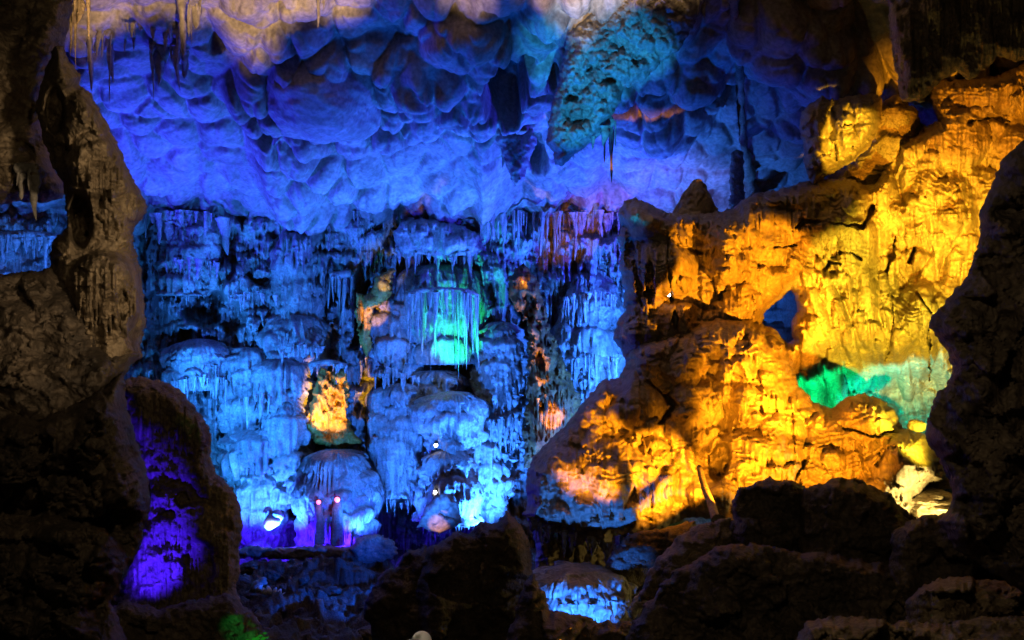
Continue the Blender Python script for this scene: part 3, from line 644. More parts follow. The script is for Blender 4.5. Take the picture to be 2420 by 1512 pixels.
# -- flowstone domes and columns in front of the blue wall
def tiers_for(w, v0, v1, dv, seed):
    return scatter(-w * 3.1, w * 3.1, v0, v1, w * 1.1, dv, w * .62, dv * 1.3, .55, seed) + scatter(-w * 3.1, w * 3.1, v0, v1, w * .55, dv * .6, w * .3, dv * .7, .32, seed + 1, .85)
DOMES = [
    (703, 39.0, [(556, 8), (560, 40), (572, 52), (640, 54), (655, 48), (690, 56), (740, 52), (760, 56), (820, 54), (850, 50)], "flowstone_column", "flowstone column", "square shouldered blue flowstone column topmost in the left stack"),
    (688, 38.2, [(742, 4), (748, 30), (765, 50), (790, 60), (850, 58), (880, 48)], "flowstone_dome", "flowstone dome", "pale blue fluted dome halfway down the left stack"),
    (668, 37.6, [(846, 6), (852, 34), (870, 52), (900, 58), (960, 54), (990, 46)], "flowstone_dome", "flowstone dome", "pale blue dome left of the gold lit nook"),
    (716, 38.3, [(818, 4), (825, 22), (838, 32), (860, 34), (890, 28)], "flowstone_dome", "flowstone dome", "small blue dome just above the left edge of the gold lit nook"),
    (680, 37.0, [(945, 8), (952, 30), (975, 44), (1010, 46), (1060, 42), (1100, 46), (1150, 40), (1180, 36)], "flowstone_column", "flowstone column", "pale blue flowstone column below and left of the gold lit nook"),
    (605, 37.2, [(1012, 8), (1020, 40), (1040, 62), (1080, 66), (1150, 66), (1240, 60), (1290, 50)], "flowstone_column", "flowstone column", "wide teal blue draped column beside the squat brown stalagmite"),
    (795, 36.9, [(1062, 10), (1068, 42), (1085, 64), (1110, 76), (1150, 84), (1185, 86), (1205, 80), (1240, 70), (1300, 64)], "flowstone_dome", "flowstone dome", "big dark blue rounded mound above the purple pool edge"),
    (735, 36.2, [(1112, 4), (1118, 20), (1130, 28), (1160, 32), (1190, 26)], "flowstone_dome", "flowstone dome", "small smooth blue dome at the left foot of the big dark blue mound"),
    (700, 36.3, [(1130, 3), (1135, 14), (1145, 20), (1165, 22), (1185, 18)], "flowstone_dome", "flowstone dome", "smallest smooth blue dome left of the big dark blue mound"),
    (1040, 38.6, [(622, 10), (630, 60), (650, 88), (690, 98), (750, 98), (810, 93), (858, 84)], "flowstone_dome", "flowstone dome", "large fluted dome with a green lit curtain under it"),
    (930, 38.2, [(700, 5), (708, 30), (730, 46), (780, 52), (850, 48), (890, 40)], "flowstone_dome", "flowstone dome", "blue tiered dome between the gold cleft and the green lit curtain"),
    (1030, 37.8, [(875, 5), (880, 36), (890, 48), (920, 46), (950, 38), (1000, 34)], "flowstone_dome", "flowstone dome", "blue shelf dome directly below the green lit curtain"),
    (945, 37.4, [(905, 5), (912, 36), (935, 54), (990, 56), (1040, 50), (1100, 46), (1170, 40)], "flowstone_column", "flowstone column", "fluted blue column right of the gold lit nook"),
    (1070, 37.2, [(925, 6), (932, 50), (955, 66), (1000, 64), (1050, 52), (1070, 44)], "flowstone_dome", "flowstone dome", "wide blue shelf with hanging flutes above the two small white lamps"),
    (1055, 36.6, [(1062, 6), (1068, 30), (1085, 46), (1120, 54), (1170, 60), (1230, 56)], "stalagmite", "stalagmite", "rounded blue stalagmite between the two small white lamps"),
    (1140, 37.5, [(960, 8), (1000, 36), (1060, 46), (1150, 46), (1240, 40)], "flowstone_column", "flowstone column", "dim teal column left of the dark gold crevice"),
    (1180, 38.0, [(760, 6), (770, 30), (800, 44), (880, 46), (960, 44), (1040, 40)], "flowstone_column", "flowstone column", "blue column along the left edge of the dark gold crevice"),
    (1400, 38.2, [(640, 8), (660, 40), (720, 60), (800, 66), (900, 70), (960, 60)], "flowstone_column", "flowstone column", "knobbly pale blue column behind the stone head of the orange ridge"),
    (440, 38.0, [(500, 10), (510, 36), (540, 46), (600, 48), (680, 46), (700, 36)], "flowstone_column", "flowstone column", "dim teal column topmost near the tall brown stalagmite"),
    (590, 37.8, [(820, 6), (830, 30), (850, 44), (900, 46), (1000, 44), (1040, 38)], "flowstone_column", "flowstone column", "teal draped column above the squat brown stalagmite"),
    (470, 37.6, [(800, 6), (812, 44), (840, 70), (880, 70), (920, 56)], "flowstone_dome", "flowstone dome", "broad teal shelf hung with flutes beside the tall brown stalagmite"),
]
DOME_OBJS = []
for k, (u0, d, prof, nm, ct, lab) in enumerate(DOMES):
    d += .8 if 'two small white' not in lab and 'purple' not in lab else 0
    w = max(q[1] for q in prof)
    if 'smooth' in lab:
        lathe(nm, u0, d, prof, M_WALL, 2.4, scatter(-w * 3, w * 3, prof[0][0], prof[-1][0], 16, 9, 9, 9, .07, 500 + k), (.3, .03), .04, label=lab, cat=ct, seed=k)
    else:
        DOME_OBJS.append((lathe(nm, u0, d, prof, M_WALL, 2.4, tiers_for(w, prof[0][0] - 10, prof[-1][0], max(24, w * .62), 400 + 3 * k), (.15, .42), .06, label=lab, cat=ct, seed=k), u0, d, prof, w))

relief("rock_niche", [(752, 884), (766, 868), (788, 880), (815, 866), (824, 930), (816, 985), (852, 1044), (806, 1062), (742, 1048), (718, 1004), (732, 946)], 37.6, M_NICHE_SHADE, .3, .6, 30, 2.4,
       lambda us, vs, U, V, sd: scale_layer(us, vs, scatter(715, 850, 870, 1050, 34, 30, 20, 34, .4, 88), .2, .2, 5) + .5 * facet(U / 34, V / 30, 89) + .2 * fbm(U / 12, V / 16, 4, 90) - pits(U + 8 * fbm(U / 14, V / 14, 2, 3), V, [(785, 945, 14, 30, .4)]), edge=(5, 14), label="gold lit rocky niche between the blue domes above the dark mound", cat="rock niche", seed=31)
relief("rock_cleft", [(838, 740), (842, 690), (858, 700), (876, 690), (890, 655), (912, 640), (932, 636), (926, 690), (908, 712), (884, 728), (876, 780), (878, 820), (866, 842), (852, 808), (842, 770)], 37.9, M_NICHE_SHADE, .6, .5, 16, 2.4,
       lambda us, vs, U, V, sd: scale_layer(us, vs, scatter(835, 935, 640, 840, 22, 40, 13, 60, .3, 98), .3, .15, 5) + .3 * facet(U / 20, V / 40, 99) - pits(U, V, [(852, 745, 9, 45, .6)]), edge=(4, 12), label="narrow gold lit rock cleft left of the green lit dome", cat="rock niche", seed=32)
relief("flowstone_canopy", [(930, 545), (950, 522), (1000, 514), (1050, 520), (1100, 535), (1135, 552), (1140, 590), (1120, 610), (1080, 600), (1040, 612), (1000, 600), (960, 610), (935, 590)], 38.2, M_WALL, .9, .8, 25, 2.4,
       lambda us, vs, U, V, sd: scale_layer(us, vs, scatter(930, 1140, 520, 570, 26, 26, 15, 60, .4, 77), .3, .12, 5), label="dark topped canopy of flowstone under the violet ceiling", cat="flowstone canopy")

# -- curtains of stalactites: one thing each, every stalactite a part
def spike_mesh(seed, n=8, m=16):
    rng = np.random.RandomState(seed + 40); V = []
    p_ = rng.uniform(.5, 1.6); bx, by = rng.uniform(-.5, .5, 2); kn = rng.uniform(0, 6, 4); flat = rng.uniform(.5, 1)
    tip = rng.uniform(.05, .35)
    for j in range(m + 1):
        t = j / m
        r = ((1 - t) ** p_) * (1 - tip) + tip * (1 - t ** 6) + .02
        r *= 1 + .16 * math.sin(7 * t + kn[0]) + .12 * math.sin(17 * t + kn[1]) + .10 * rng.uniform(-1, 1)
        for i in range(n):
            a = 2 * math.pi * i / n
            rr = r * (1 + .28 * math.sin(2 * a + kn[2] + t) + .16 * math.sin(3 * a + kn[3] + 3 * t))
            V.append((rr * math.cos(a) + bx * t * t + .15 * math.sin(6 * t + kn[1]), rr * math.sin(a) * flat + by * t * t, -t))
    F = gridfaces(m + 1, n, True)
    F = np.concatenate([F[:, [0, 1, 2]], F[:, [0, 2, 3]]])
    me = bpy.data.meshes.new("stalactite")
    me.from_pydata(V, [], F.tolist(), shade_flat=False)
    return me
SPIKES = [spike_mesh(s) for s in range(10)]
def spikes_with(mat):
    r = []
    for s in SPIKES:
        c = s.copy(); c.materials.append(mat); r.append(c)
    return r
SP = {M_WALL.name: spikes_with(M_WALL), M_BROWN.name: spikes_with(M_BROWN), M_ORANGE.name: spikes_with(M_ORANGE), M_CEIL.name: spikes_with(M_CEIL), M_NICHE_SHADE.name: spikes_with(M_NICHE_SHADE)}
def cy(v):
    return 20.0 / ((CV - v) / K + .4024)

def curtain(pts, d, n, L, w, mat, label, seed, base=True, cat="stalactites", jit=6, dd=.5):
    rng = np.random.RandomState(seed)
    pts = np.array(pts, float)
    cx = pts[:, 0].mean(); cv = pts[:, 1].mean(); mpp = d / K
    e = empty("stalactite_curtain", P(cx, cv, d), label, cat)
    seg = np.sort(rng.uniform(0, len(pts) - 1.001, n))
    for k in range(n):
        i = min(int(seg[k]), len(pts) - 2); f = seg[k] - i
        u, v = pts[i] * (1 - f) + pts[i + 1] * f
        o = bpy.data.objects.new("stalactite", SP[mat.name][rng.randint(10)])
        COL.objects.link(o); o.parent = e
        ll = L * min(1.6, rng.lognormal(-.55, .55)); ww = w * min(2.6, rng.lognormal(-.1, .5)) * (.55 + .45 * ll / L)
        dz = rng.uniform(-dd, dd)
        p = P(u + rng.uniform(-jit, jit), v + rng.uniform(-6, 2), d + dz)
        o.location = (p[0] - e.location[0], p[1] - e.location[1], p[2] - e.location[2])
        o.scale = (ww * mpp, ww * mpp, ll * mpp); o.rotation_euler = (rng.uniform(-.06, .06), rng.uniform(-.06, .06), rng.uniform(0, 6))
    if base:
        q = cat_rom([P(a, b - 4, d) for a, b in pts], 6)
        tube("root_band", q, w * mpp * 1.5, mat, 8, parent=e)
    return e
rng = np.random.RandomState(91)
for o_, u0, d, prof, w in DOME_OBJS:                 # ragged fringes hanging from the tiers of each dome
    mpp = d / K; pv = [q[0] for q in prof]; pr = [q[1] for q in prof]
    v = pv[0] + w * .75
    while v < pv[-1] + 6:
        for th in np.arange(-2.9, -.25, 7.0 / w):
            if rng.rand() < .3: continue
            vv = v + rng.uniform(-7, 7) + 8 * math.sin(th * 3 + v); r = np.interp(vv, pv, pr) * rng.uniform(1.0, 1.12)
            c = bpy.data.objects.new("stalactite", SP[M_WALL.name][rng.randint(10)]); COL.objects.link(c); c.parent = o_
            l = rng.uniform(.4, 1.2) * min(34, w * .6)
            p = np.array(((u0 - CU + r * math.cos(th)) * mpp, d + r * mpp * math.sin(th) + .06, (CV - vv) * mpp)) - np.array(o_.location)
            c.location = p.tolist(); ww = rng.uniform(2.4, 4.6) * mpp; c.scale = (ww, ww, l * mpp); c.rotation_euler = (0, 0, rng.uniform(0, 6))
        v += max(30, w * .62) * rng.uniform(.85, 1.2)
M_COLUMN_SHADE = rock("column_shade_limestone", (0.06, 0.022, 0.003), (0.24, 0.095, 0.012), (0.03, 0.015, 0.004), 1.6, 0.4, 0.7, 0.5)  # dark low-blue colour stands in for missing blue light on the column
relief("unlit_column", [(1200, 655), (1218, 636), (1238, 628), (1262, 648), (1276, 690), (1292, 745), (1320, 830), (1350, 900), (1376, 945), (1352, 1000), (1310, 1050), (1262, 1100), (1236, 1105), (1240, 1000), (1246, 900), (1250, 800), (1236, 745), (1214, 725), (1204, 690)], 37.0, M_COLUMN_SHADE, .6, .7, 30, 2.4,
       lambda us, vs, U, V, sd: scale_layer(us, vs, scatter(1195, 1380, 640, 1100, 26, 34, 15, 36, .35, 78) + [(1318, 905, 48, 70, .5), (1265, 960, 30, 90, .4)], .25, .2, 5) + .3 * fbm(U / 26, V / 50, 4, 6) - pits(U + 8 * fbm(U / 14, V / 18, 2, 3), V, [(1248, 725, 16, 40, .6, -10)]), edge=(5, 14), label="dark rock column out of the blue light, leaning right of the green lit dome, gold lit near its foot", cat="rock column", seed=9)
SP[M_COLUMN_SHADE.name] = spikes_with(M_COLUMN_SHADE)
curtain([(355, 505), (420, 500), (480, 505), (545, 520)], 38.0, 26, 55, 7, M_WALL, "teal stalactite fringe under the ceiling beside the tall brown stalagmite", 1, False, jit=14)
curtain([(800, 505), (860, 500), (930, 515)], 38.4, 18, 60, 6, M_WALL, "blue stalactite fringe left of the dark topped canopy", 2, False, jit=14)
curtain([(935, 592), (1000, 598), (1060, 602), (1130, 596)], 37.6, 34, 42, 5, M_WALL, "fringe of short stalactites hanging from the dark topped canopy", 3)
curtain([(1140, 530), (1200, 500), (1260, 500), (1330, 505)], 38.0, 34, 95, 6, M_WALL, "long pale blue stalactites above the dark gold crevice", 4, False, jit=14)
curtain([(1330, 505), (1390, 500), (1470, 505)], 38.0, 26, 70, 6, M_WALL, "pale blue stalactites left of the stone head of the orange ridge", 5, False, jit=14)
curtain([(965, 700), (1000, 690), (1050, 688), (1100, 692), (1130, 705)], 36.95, 75, 130, 4.0, M_WALL, "curtain of thin stalactites glowing green under the large dome", 6, dd=.7)
curtain([(780, 655), (830, 650)], 38.6, 10, 130, 6, M_WALL, "dark thin stalactites hanging left of the gold cleft", 7)
curtain([(1272, 945), (1315, 925), (1368, 940)], 36.3, 16, 55, 5, M_COLUMN_SHADE, "gold lit stalactite fringe at the foot of the dark crevice", 8)
curtain([(0, 560), (70, 556), (140, 566)], 37.0, 26, 60, 6, M_WALL, "blue stalactite fringe seen through the gap behind the tall brown stalagmite", 9)
curtain([(730, 868), (775, 860), (818, 870)], 37.6, 12, 36, 5, M_WALL, "short white gold stalactites over the top of the gold lit nook", 10)
curtain([(295, 60), (340, 50), (390, 70), (440, 90)], cy(70) - .7, 20, 70, 9, M_CEIL, "cream stalactite fringe on the ceiling near the upper left", 11, dd=.8)
curtain([(205, 75), (235, 70), (262, 85)], cy(75) - .7, 8, 105, 9, M_CEIL, "thin cream stalactites hanging right of the upper left rock wall", 12)
curtain([(362, 110), (400, 98), (440, 118)], cy(108) - .7, 14, 85, 11, M_CEIL, "small cream stone curtain hanging in front of the blue ceiling pillows", 13)
curtain([(430, -25), (455, -30), (480, -25)], cy(-25) - .7, 8, 100, 10, M_CEIL, "brown stalactites hanging from the top edge over the orange lit ceiling", 14)
curtain([(160, -20), (185, -20), (210, -10)], 17.5, 8, 170, 9, M_BROWN, "long dark stalactites beside the upper left rock wall", 15)
curtain([(755, -30), (775, -30)], cy(-30) - .7, 4, 85, 9, M_CEIL, "pair of short brown stalactites at the top edge near the big ceiling dome", 16)
curtain([(1590, -15), (1640, -10), (1670, -10)], cy(-10) - .7, 10, 80, 9, M_CEIL, "orange tipped stalactites at the top right of the teal hanging mass", 17)
curtain([(1340, 345), (1375, 340), (1430, 300), (1450, 290)], 28.5, 12, 90, 8, M_CEIL, "teal stalactites under the right side of the hanging mass", 18)
curtain([(1185, 360), (1215, 350), (1240, 360)], cy(355) - .7, 8, 80, 10, M_CEIL, "greenish stalactites in the middle of the blue ceiling", 19)

# -- hanging masses of the ceiling
relief("hanging_rock", [(1330, 130), (1340, 80), (1380, 40), (1440, 0), (1450, -120), (1680, -120), (1665, 0), (1640, 60), (1600, 120), (1560, 150), (1520, 190), (1475, 210), (1465, 240), (1440, 280), (1400, 335), (1360, 365), (1330, 392), (1312, 388), (1308, 360), (1290, 338), (1300, 260), (1322, 180)],
       lambda U, V: 27.8 + (V - 100) * .004, M_CEIL, 1.2, 1.4, 60, 2.6, lambda us, vs, U, V, sd: .5 * fbm(U / 80, V / 80, 3, 71) + .35 * fbm(U / 22, V / 26, 5, 72, .65) + .15 * pillow(U / 26, V / 24, 73) - pits(U + 6 * fbm(U / 12, V / 12, 2, 3), V, [(1440, 190, 16, 8, .5), (1390, 160, 8, 10, .4), (1470, 210, 8, 20, .5), (1350, 230, 14, 10, .4), (1500, 140, 10, 14, .4)]),
       label="large teal lit rock mass hanging from the ceiling, cream lit on top", cat="hanging rock")
relief("hanging_rock", [(1190, 370), (1170, 330), (1190, 300), (1230, 320), (1260, 300), (1270, 340), (1250, 380), (1240, 420), (1220, 440), (1205, 420)], 33.2, M_CEIL, .5, .6, 20, 2.6, lambda us, vs, U, V, sd: .25 * fbm(U / 20, V / 20, 5, 75, .6), label="small greenish rock pendant in the middle of the blue ceiling", cat="hanging rock")
relief("hanging_rock", [(2070, -650), (2100, 60), (2112, 140), (2122, 190), (2130, 240), (2180, 240), (2225, 190), (2260, 170), (2290, 190), (2330, 160), (2360, 130), (2400, 150), (2600, 60), (2600, -650)],
       20.5, M_BROWN, .8, 1.0, 40, 3, lambda us, vs, U, V, sd: scale_layer(us, vs, [(2150, 20, 45, 170, .6), (2230, -20, 60, 170, .6), (2310, -30, 50, 160, .6), (2380, -20, 50, 150, .6), (2150, 130, 30, 90, .4)], .12, .2, 9) + .3 * fbm(U / 40, V / 60, 4, 76), label="dark brown hanging rock curtain in the upper right corner", cat="hanging rock")
tube("stone_column", cat_rom([P(1732, -20, cy(-20) - .7), P(1738, 60, cy(60) - .7), P(1746, 150, cy(150) - .8), P(1752, 240, cy(240) - .9), P(1756, 330, cy(330) - 1.0), P(1766, 400, cy(400) - 1.2), P(1774, 480, cy(480) - 1.5), P(1776, 520, 36)], 6),
     np.interp(np.arange(43), [0, 6, 12, 20, 26, 32, 36, 42], [.16, .10, .14, .08, .13, .26, .30, .34]) * (1 + .3 * np.sin(np.arange(43) * 1.9)), M_BROWN, 12, label="thin dark stone rib running down the blue ceiling behind the orange wall", cat="stone column")
relief("stalagmite", [(1722, 520), (1724, 400), (1730, 362), (1742, 352), (1754, 362), (1758, 420), (1760, 520)], 33.5, M_BROWN, .3, .3, 14, 2.6, f_dark(.1, .1, 7), label="dark blunt stone stump beside the thin ceiling rib", cat="stalagmite")
boulder("ceiling_boss", 770, 205, 132, 118, 31.6, M_CEIL, 2.4, .12, 1.3, 100, 14, label="large brown and blue dome bulging from the ceiling, upper middle left", cat="ceiling dome")

# -- pool edge
relief("pool_rim", [(540, 1296), (600, 1290), (680, 1294), (760, 1288), (830, 1292), (900, 1290), (935, 1300), (930, 1320), (840, 1318), (700, 1322), (540, 1318)], 34.7, M_WALL, .4, .5, 10, 2.4, f_dark(.1, .08, 171), label="low pebbly stone rim of the dark pool below the purple wall", cat="stone rim")
relief("boulder", [(825, 1295), (850, 1268), (890, 1262), (930, 1275), (940, 1310), (900, 1330), (840, 1330)], 34.0, M_WALL, .5, .6, 20, 2.6, f_dark(.2, .12, 181), label="blue lit boulder at the right end of the pool rim", cat="boulder")
relief("boulder", [(985, 1245), (1005, 1200), (1030, 1170), (1060, 1166), (1085, 1195), (1092, 1235), (1040, 1262)], 33.5, M_CEIL, .6, .6, 20, 2.4, f_dark(.3, .25, 191), label="peach lit rock under the lower small white lamp", cat="boulder")
relief("boulder", [(580, 1400), (600, 1375), (625, 1358), (632, 1380), (615, 1400)], 30.5, M_WALL, .3, .3, 12, 2.4, f_dark(.1, .05, 192), label="blue lit pointed rock lying in the dark pool", cat="boulder")
rng = np.random.RandomState(12)
for k in range(14):
    z = rng.uniform(25.5, 33.5); u = rng.uniform(575, 1010); r = rng.uniform(6, 26) * 30 / z
    vv = CV + (7.9 / z) * K
    boulder("stone", u, vv, r, r * rng.uniform(.4, .7), z, M_DARK, r * z / K * rng.uniform(.7, 1.2), .34, 2.2, 26, 60 + k, label="small dark rock lying on the floor of the dark blue pool hollow", cat="rock", group="rocks on the floor of the dark pool hollow", rot=rng.uniform(-25, 25))
# white lit shards
e = empty("shard_cluster", P(650, 1410, 29.5), "cluster of bright white stone shards at the edge of the dark pool", "stone shards")
rng = np.random.RandomState(3)
for (u, v, a, l) in [(612, 1390, -40, 24), (625, 1398, 60, 22), (636, 1396, 70, 26), (648, 1400, 110, 26), (658, 1402, 120, 24), (675, 1406, 0, 18), (697, 1398, -40, 16), (640, 1410, 150, 20)]:
    q = [P(u - l / 2 * math.cos(R(a)), v - l / 2 * math.sin(R(a)), 29.6), P(u, v, 29.4), P(u + l / 2 * math.cos(R(a)), v + l / 2 * math.sin(R(a)), 29.5)]
    tube("shard", cat_rom(q, 4), np.array([.01, .04, .06, .07, .075, .07, .05, .03, .008]) * 1.1, M_WHITE, 6, parent=e)
lamp('SPOT', 655, 1440, 28.4, 3000, (.75, .9, 1.0), .03, (650, 1400, 29.5), 60, .5)

# swan shaped white rock
e = empty("swan_rock", P(1090 / 1.6933, 2118 / 1.6933, 35.5), "white lit rock shaped like a swan above the purple pool edge", "rock")
q = lambda u, v, d=35.5: P(u / 1.6933, v / 1.6933, d)
tube("body", cat_rom([q(1065, 2108), q(1078, 2095, 35.4), q(1095, 2078, 35.3), (q(1112, 2062, 35.4)), q(1122, 2052)], 5), np.interp(np.linspace(0, 1, 21), [0, .15, .5, .8, 1], [.05, .2, .27, .2, .04]), M_WHITE, 14, parent=e)
tube("wing", cat_rom([q(1090, 2060, 35.25), q(1105, 2052, 35.1), q(1125, 2066, 35.2), q(1120, 2085, 35.3)], 5), np.interp(np.linspace(0, 1, 16), [0, .4, 1], [.06, .14, .03]), M_WHITE, 10, parent=e)
tube("neck", cat_rom([q(1078, 2090, 35.35), q(1080, 2068, 35.3), q(1083, 2045, 35.3), q(1074, 2035, 35.3), q(1062, 2042, 35.25), q(1057, 2056, 35.25)], 5), np.interp(np.linspace(0, 1, 26), [0, .3, .8, .9, 1], [.09, .07, .08, .09, .02]), M_WHITE, 10, parent=e)
lamp('SPOT', 630, 1290, 34.3, 90, (.85, .95, 1.0), .03, (646, 1228, 35.4), 30, .5)

# red tipped stalagmites
for (u, v0, w, nm) in [(753, 1186, 12, "red tipped small stalagmite, left one of two above the purple pool edge"), (797, 1180, 14, "red tipped taller stalagmite, right one of two above the purple pool edge")]:
    lathe("stalagmite", u, 35.1, [(v0, 2), (v0 + 6, w * .6), (v0 + 18, w), (v0 + 60, w * 1.1), (v0 + 108, w * 1.3)], M_WALL, 2.4, None, (.3, .03), .02, label=nm, cat="stalagmite")


# visible small lamps
BULB = emit("lamp_glow", (1, .97, .95), 25)
BULBR = emit("pink_lamp_glow", (1, .75, .7), 18)
HOUS = plain("lamp_housing_metal", (.04, .04, .045), .5, .6)
def floodlight(u, v, d, r, mat, label):
    c = P(u, v, d); e = empty("floodlight", c, label, "floodlight")
    rr = r * d / K
    n = 16; m = 9
    V = []; 
    for j in range(m):
        a = math.pi * j / (m - 1)
        for i in range(n):
            b = 2 * math.pi * i / n
            V.append((c[0] + rr * math.sin(a) * math.cos(b), c[1] - rr * .5 * math.cos(a) - rr * .3, c[2] + rr * math.sin(a) * math.sin(b)))
    F = gridfaces(m, n, True)
    mk("bulb", V, F, mat, parent=e)
    tube("housing", [(c[0], c[1] + rr * .1, c[2]), (c[0], c[1] + rr * .9, c[2]), (c[0], c[1] + rr * 2.0, c[2])], [rr * 1.2, rr * 1.2, rr * .8], HOUS, 12, parent=e)
    tube("bracket", [(c[0], c[1] + rr, c[2]), (c[0], c[1] + rr * 1.2, c[2] - rr * 3)], rr * .25, HOUS, 6, parent=e)
floodlight(1030, 1052, 36.2, 4.2, BULB, "upper of the two small white lamps on the blue wall")
floodlight(1028, 1163, 35.4, 4.2, BULB, "lower of the two small white lamps, just above the peach lit rock")
floodlight(1580, 697, 24.6, 4.0, BULBR, "tiny pinkish lamp in the stone head of the orange ridge")
curtain([(1246, 1222), (1290, 1244), (1350, 1262), (1400, 1272), (1440, 1290)], 22.0, 30, 42, 8, M_WALL, "ragged blue lit drip fringe along the lower tip of the orange mound", 31, False, dd=.25)
curtain([(1262, 1420), (1360, 1432), (1470, 1420)], 19.45, 26, 30, 5, M_WALL, "blue drip fringe around the flat topped stone under the orange mound", 32, False, dd=.1)
for k, (pts_, n_, l_, lab_) in enumerate([
    ([(380, 625), (440, 610), (520, 622)], 24, 46, "short teal drips on the ledge beside the tall brown stalagmite, second row down"),
    ([(550, 705), (600, 690), (648, 700)], 18, 44, "thin drips left of the square shouldered blue column"),
    ([(655, 828), (705, 815), (760, 825)], 20, 40, "pale drips under the square shouldered blue column"),
    ([(560, 945), (610, 930), (640, 940)], 16, 50, "teal drips above the wide draped column by the brown stalagmite"),
    ([(885, 895), (930, 880), (985, 892)], 20, 40, "drips under the tiered dome between gold cleft and green curtain"),
    ([(1005, 1000), (1070, 985), (1135, 1000)], 26, 48, "fine drips over the upper small white lamp"),
    ([(1330, 705), (1400, 690), (1465, 705)], 26, 50, "knobbly pale blue drips left of the stone head, upper row"),
    ([(1345, 850), (1400, 838), (1462, 850)], 24, 46, "knobbly pale blue drips left of the stone head, lower row"),
    ([(880, 1035), (940, 1020), (1000, 1035)], 22, 50, "pale drips right of the gold lit niche"),
    ([(400, 905), (470, 888), (540, 900)], 24, 44, "teal drips just above the squat brown stalagmite"),
    ([(1150, 1000), (1190, 985), (1232, 1000)], 16, 60, "dim blue drips left of the dark leaning column"),
    ]):
    curtain(pts_, 37.0 + .1 * (k % 3), n_, l_, 4.5, M_WALL, lab_, 50 + k, False, jit=8, dd=.35)
BULBRED = emit("red_lamp_glow", (1, .10, .04), 3)
floodlight(753, 1186, 35.0, 5.5, BULBRED, "left one of the two small red lamps above the purple pool edge")
floodlight(797, 1180, 35.0, 6.5, BULBRED, "right one of the two small red lamps above the purple pool edge")
lamp('POINT', 753, 1182, 34.7, 3, (1, .06, .02), .03)
lamp('POINT', 797, 1176, 34.7, 3, (1, .06, .04), .03)
# loose cables
CAB = plain("cable_rubber", (.22, .12, .05), .6)
tube("cable", cat_rom([P(1690, 770, 24.6), P(1655, 830, 24.3), P(1640, 880, 24.0), P(1612, 910, 23.6), P(1600, 935, 23.2)], 6), .018, CAB, 6, label="thin cable hanging down the orange rock below the stone head", cat="cable")

# green lit leafy plant at the bottom
GRN = plain("leaf_green", (.10, .16, .05), .5)
e = empty("fern", P(590, 1540, 12.35), "green lit leafy plant at the bottom edge", "plant")
rng = np.random.RandomState(8)
for k in range(22):
    u = 560 + rng.uniform(-6, 70); v = 1525 - (u - 560) * .42 * rng.uniform(.5, 1.15); a = rng.uniform(-.9, -.1)
    l = rng.uniform(9, 18); d = 12.3 + rng.uniform(-.12, .1)
    p0 = np.array(P(u, v, d)); dx = np.array([math.cos(a), -.25 + rng.uniform(-.2, .2), -math.sin(a)]) * l * d / K
    sd_ = np.array([math.sin(a), rng.uniform(-.4, .4), math.cos(a)]) * l * .25 * d / K
    Vv = [p0, p0 + dx * .4 + sd_, p0 + dx, p0 + dx * .4 - sd_, p0 + dx * .45 + np.array([0, -.01, .01])]
    mk("leaf", Vv, [(0, 4, 1), (1, 4, 2), (2, 4, 3), (3, 4, 0)], GRN, parent=e)
lamp('SPOT', 600, 1640, 11.4, 34, (.05, 1, .15), .03, (600, 1512, 12.3), 36, .5)

curtain([(38, 402), (60, 400), (90, 404)], 13.0, 9, 75, 9, M_WALL, "pale fluted stub of stalactites over the blue gap at the left edge", 21, dd=.15)

# visitor at the foot of the path: only the cap and head reach the frame
def skin_body(name, verts, edges, radii, mat, parent):
    me = bpy.data.meshes.new(name); me.from_pydata([tuple(v) for v in verts], edges, [])
    o = bpy.data.objects.new(name, me); COL.objects.link(o)
    m = o.modifiers.new("skin", 'SKIN'); m.use_smooth_shade = True
    for k, r in enumerate(radii):
        me.skin_vertices[0].data[k].radius = (r, r)
    me.skin_vertices[0].data[0].use_root = True
    sb = o.modifiers.new("sub", 'SUBSURF'); sb.levels = 2; sb.render_levels = 2
    me.materials.append(mat); o.parent = parent
    return o
SKIN = plain("skin", (.45, .28, .2), .5); SHIRT = plain("dark_shirt", (.03, .035, .05), .85); CAP = plain("white_cotton", (.78, .77, .74), .8); TROUS = plain("dark_trousers", (.025, .025, .03), .85)
pd = 9.9; pc = P(996, 1491, pd); H_ = 1.70
pe = empty("person", (pc[0], pc[1], pc[2] - H_), "person in a white cap, head just showing at the bottom edge of the picture", "person")
vb = [(0, 0, .93), (0, 0, 1.12), (0, .01, 1.30), (0, .0, 1.42), (0, 0, 1.50), (-.01, 0, 1.56), (-.015, 0, 1.60), (-.01, 0, 1.65),
      (-.0, .17, 1.40), (.03, .21, 1.14), (-.06, .20, .92), (-.10, .20, .84), (0, -.17, 1.40), (.03, -.21, 1.14), (-.06, -.20, .92), (-.10, -.20, .84),
      (0, .09, .86), (.0, .10, .48), (.02, .10, .08), (-.12, .10, .03), (0, -.09, .86), (-.02, -.10, .48), (.0, -.10, .08), (-.14, -.10, .03)]
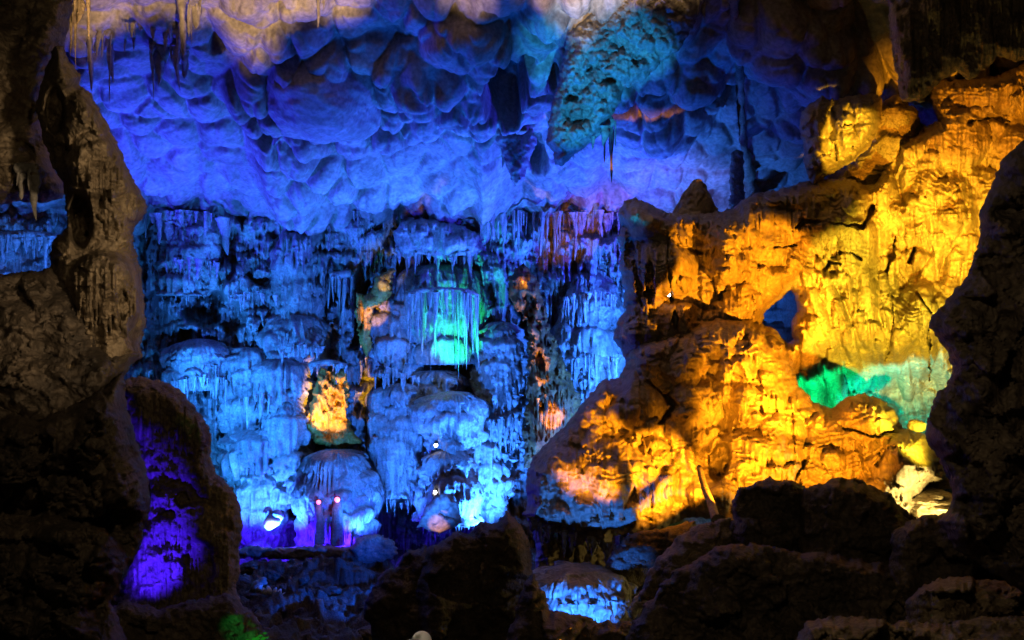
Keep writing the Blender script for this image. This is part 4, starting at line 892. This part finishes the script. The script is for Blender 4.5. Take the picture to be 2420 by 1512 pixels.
eb = [(0, 1), (1, 2), (2, 3), (3, 4), (4, 5), (5, 6), (6, 7), (3, 8), (8, 9), (9, 10), (10, 11), (3, 12), (12, 13), (13, 14), (14, 15), (0, 16), (16, 17), (17, 18), (18, 19), (0, 20), (20, 21), (21, 22), (22, 23)]
rb = [.13, .13, .14, .10, .055, .075, .088, .07, .065, .048, .035, .03, .065, .048, .035, .03, .09, .065, .045, .04, .09, .065, .045, .04]
skin_body("body", vb, eb, rb, SKIN, pe)
skin_body("shirt", [(0, 0, .90), (0, 0, 1.12), (0, .01, 1.30), (0, 0, 1.41), (0, .17, 1.40), (.025, .205, 1.18), (0, -.17, 1.40), (.025, -.205, 1.18)], [(0, 1), (1, 2), (2, 3), (3, 4), (4, 5), (3, 6), (6, 7)], [.145, .145, .155, .11, .08, .062, .08, .062], SHIRT, pe)
skin_body("trousers", [(0, 0, .93), (0, .09, .86), (0, .10, .48), (.02, .10, .12), (0, -.09, .86), (-.02, -.10, .48), (0, -.10, .12)], [(0, 1), (1, 2), (2, 3), (0, 4), (4, 5), (5, 6)], [.145, .105, .08, .062, .105, .08, .062], TROUS, pe)
th = np.linspace(0, math.pi / 2, 12); ph = np.linspace(0, 2 * math.pi, 28, endpoint=False)
TH, PH = np.meshgrid(th, ph, indexing='ij')
cp = np.stack([.100 * np.sin(TH) * np.cos(PH), .084 * np.sin(TH) * np.sin(PH), 1.60 + .10 * np.cos(TH)], -1).reshape(-1, 3) + np.array(pe.location)
cap_o = mk("cap", cp, gridfaces(12, 28, True), CAP, parent=pe)
bv = []; a_ = np.linspace(-1.1, 1.1, 16)
for rr_, zz in ((.0, 0), (.05, -.004), (.085, -.016)):
    for t_ in a_: bv.append((-.085 * math.cos(t_) - rr_ * math.cos(t_ * .8), .080 * math.sin(t_), 1.603 + zz + .012 * math.cos(t_ * 1.4)))
bv = np.array(bv); bv2 = bv + np.array([0, 0, -.006]); bf = gridfaces(3, 16)
mk("brim", np.concatenate([bv, bv2]) + np.array(pe.location), np.concatenate([bf, bf[:, ::-1] + 48]), CAP, parent=pe)
lamp('SPOT', 700, -300, 5.0, 260, (1, .85, .7), .05, (994, 1500, 9.9), 8, .5)  # unseen spot added to brighten the white cap

print("formations", round(time.time() - T0, 1))
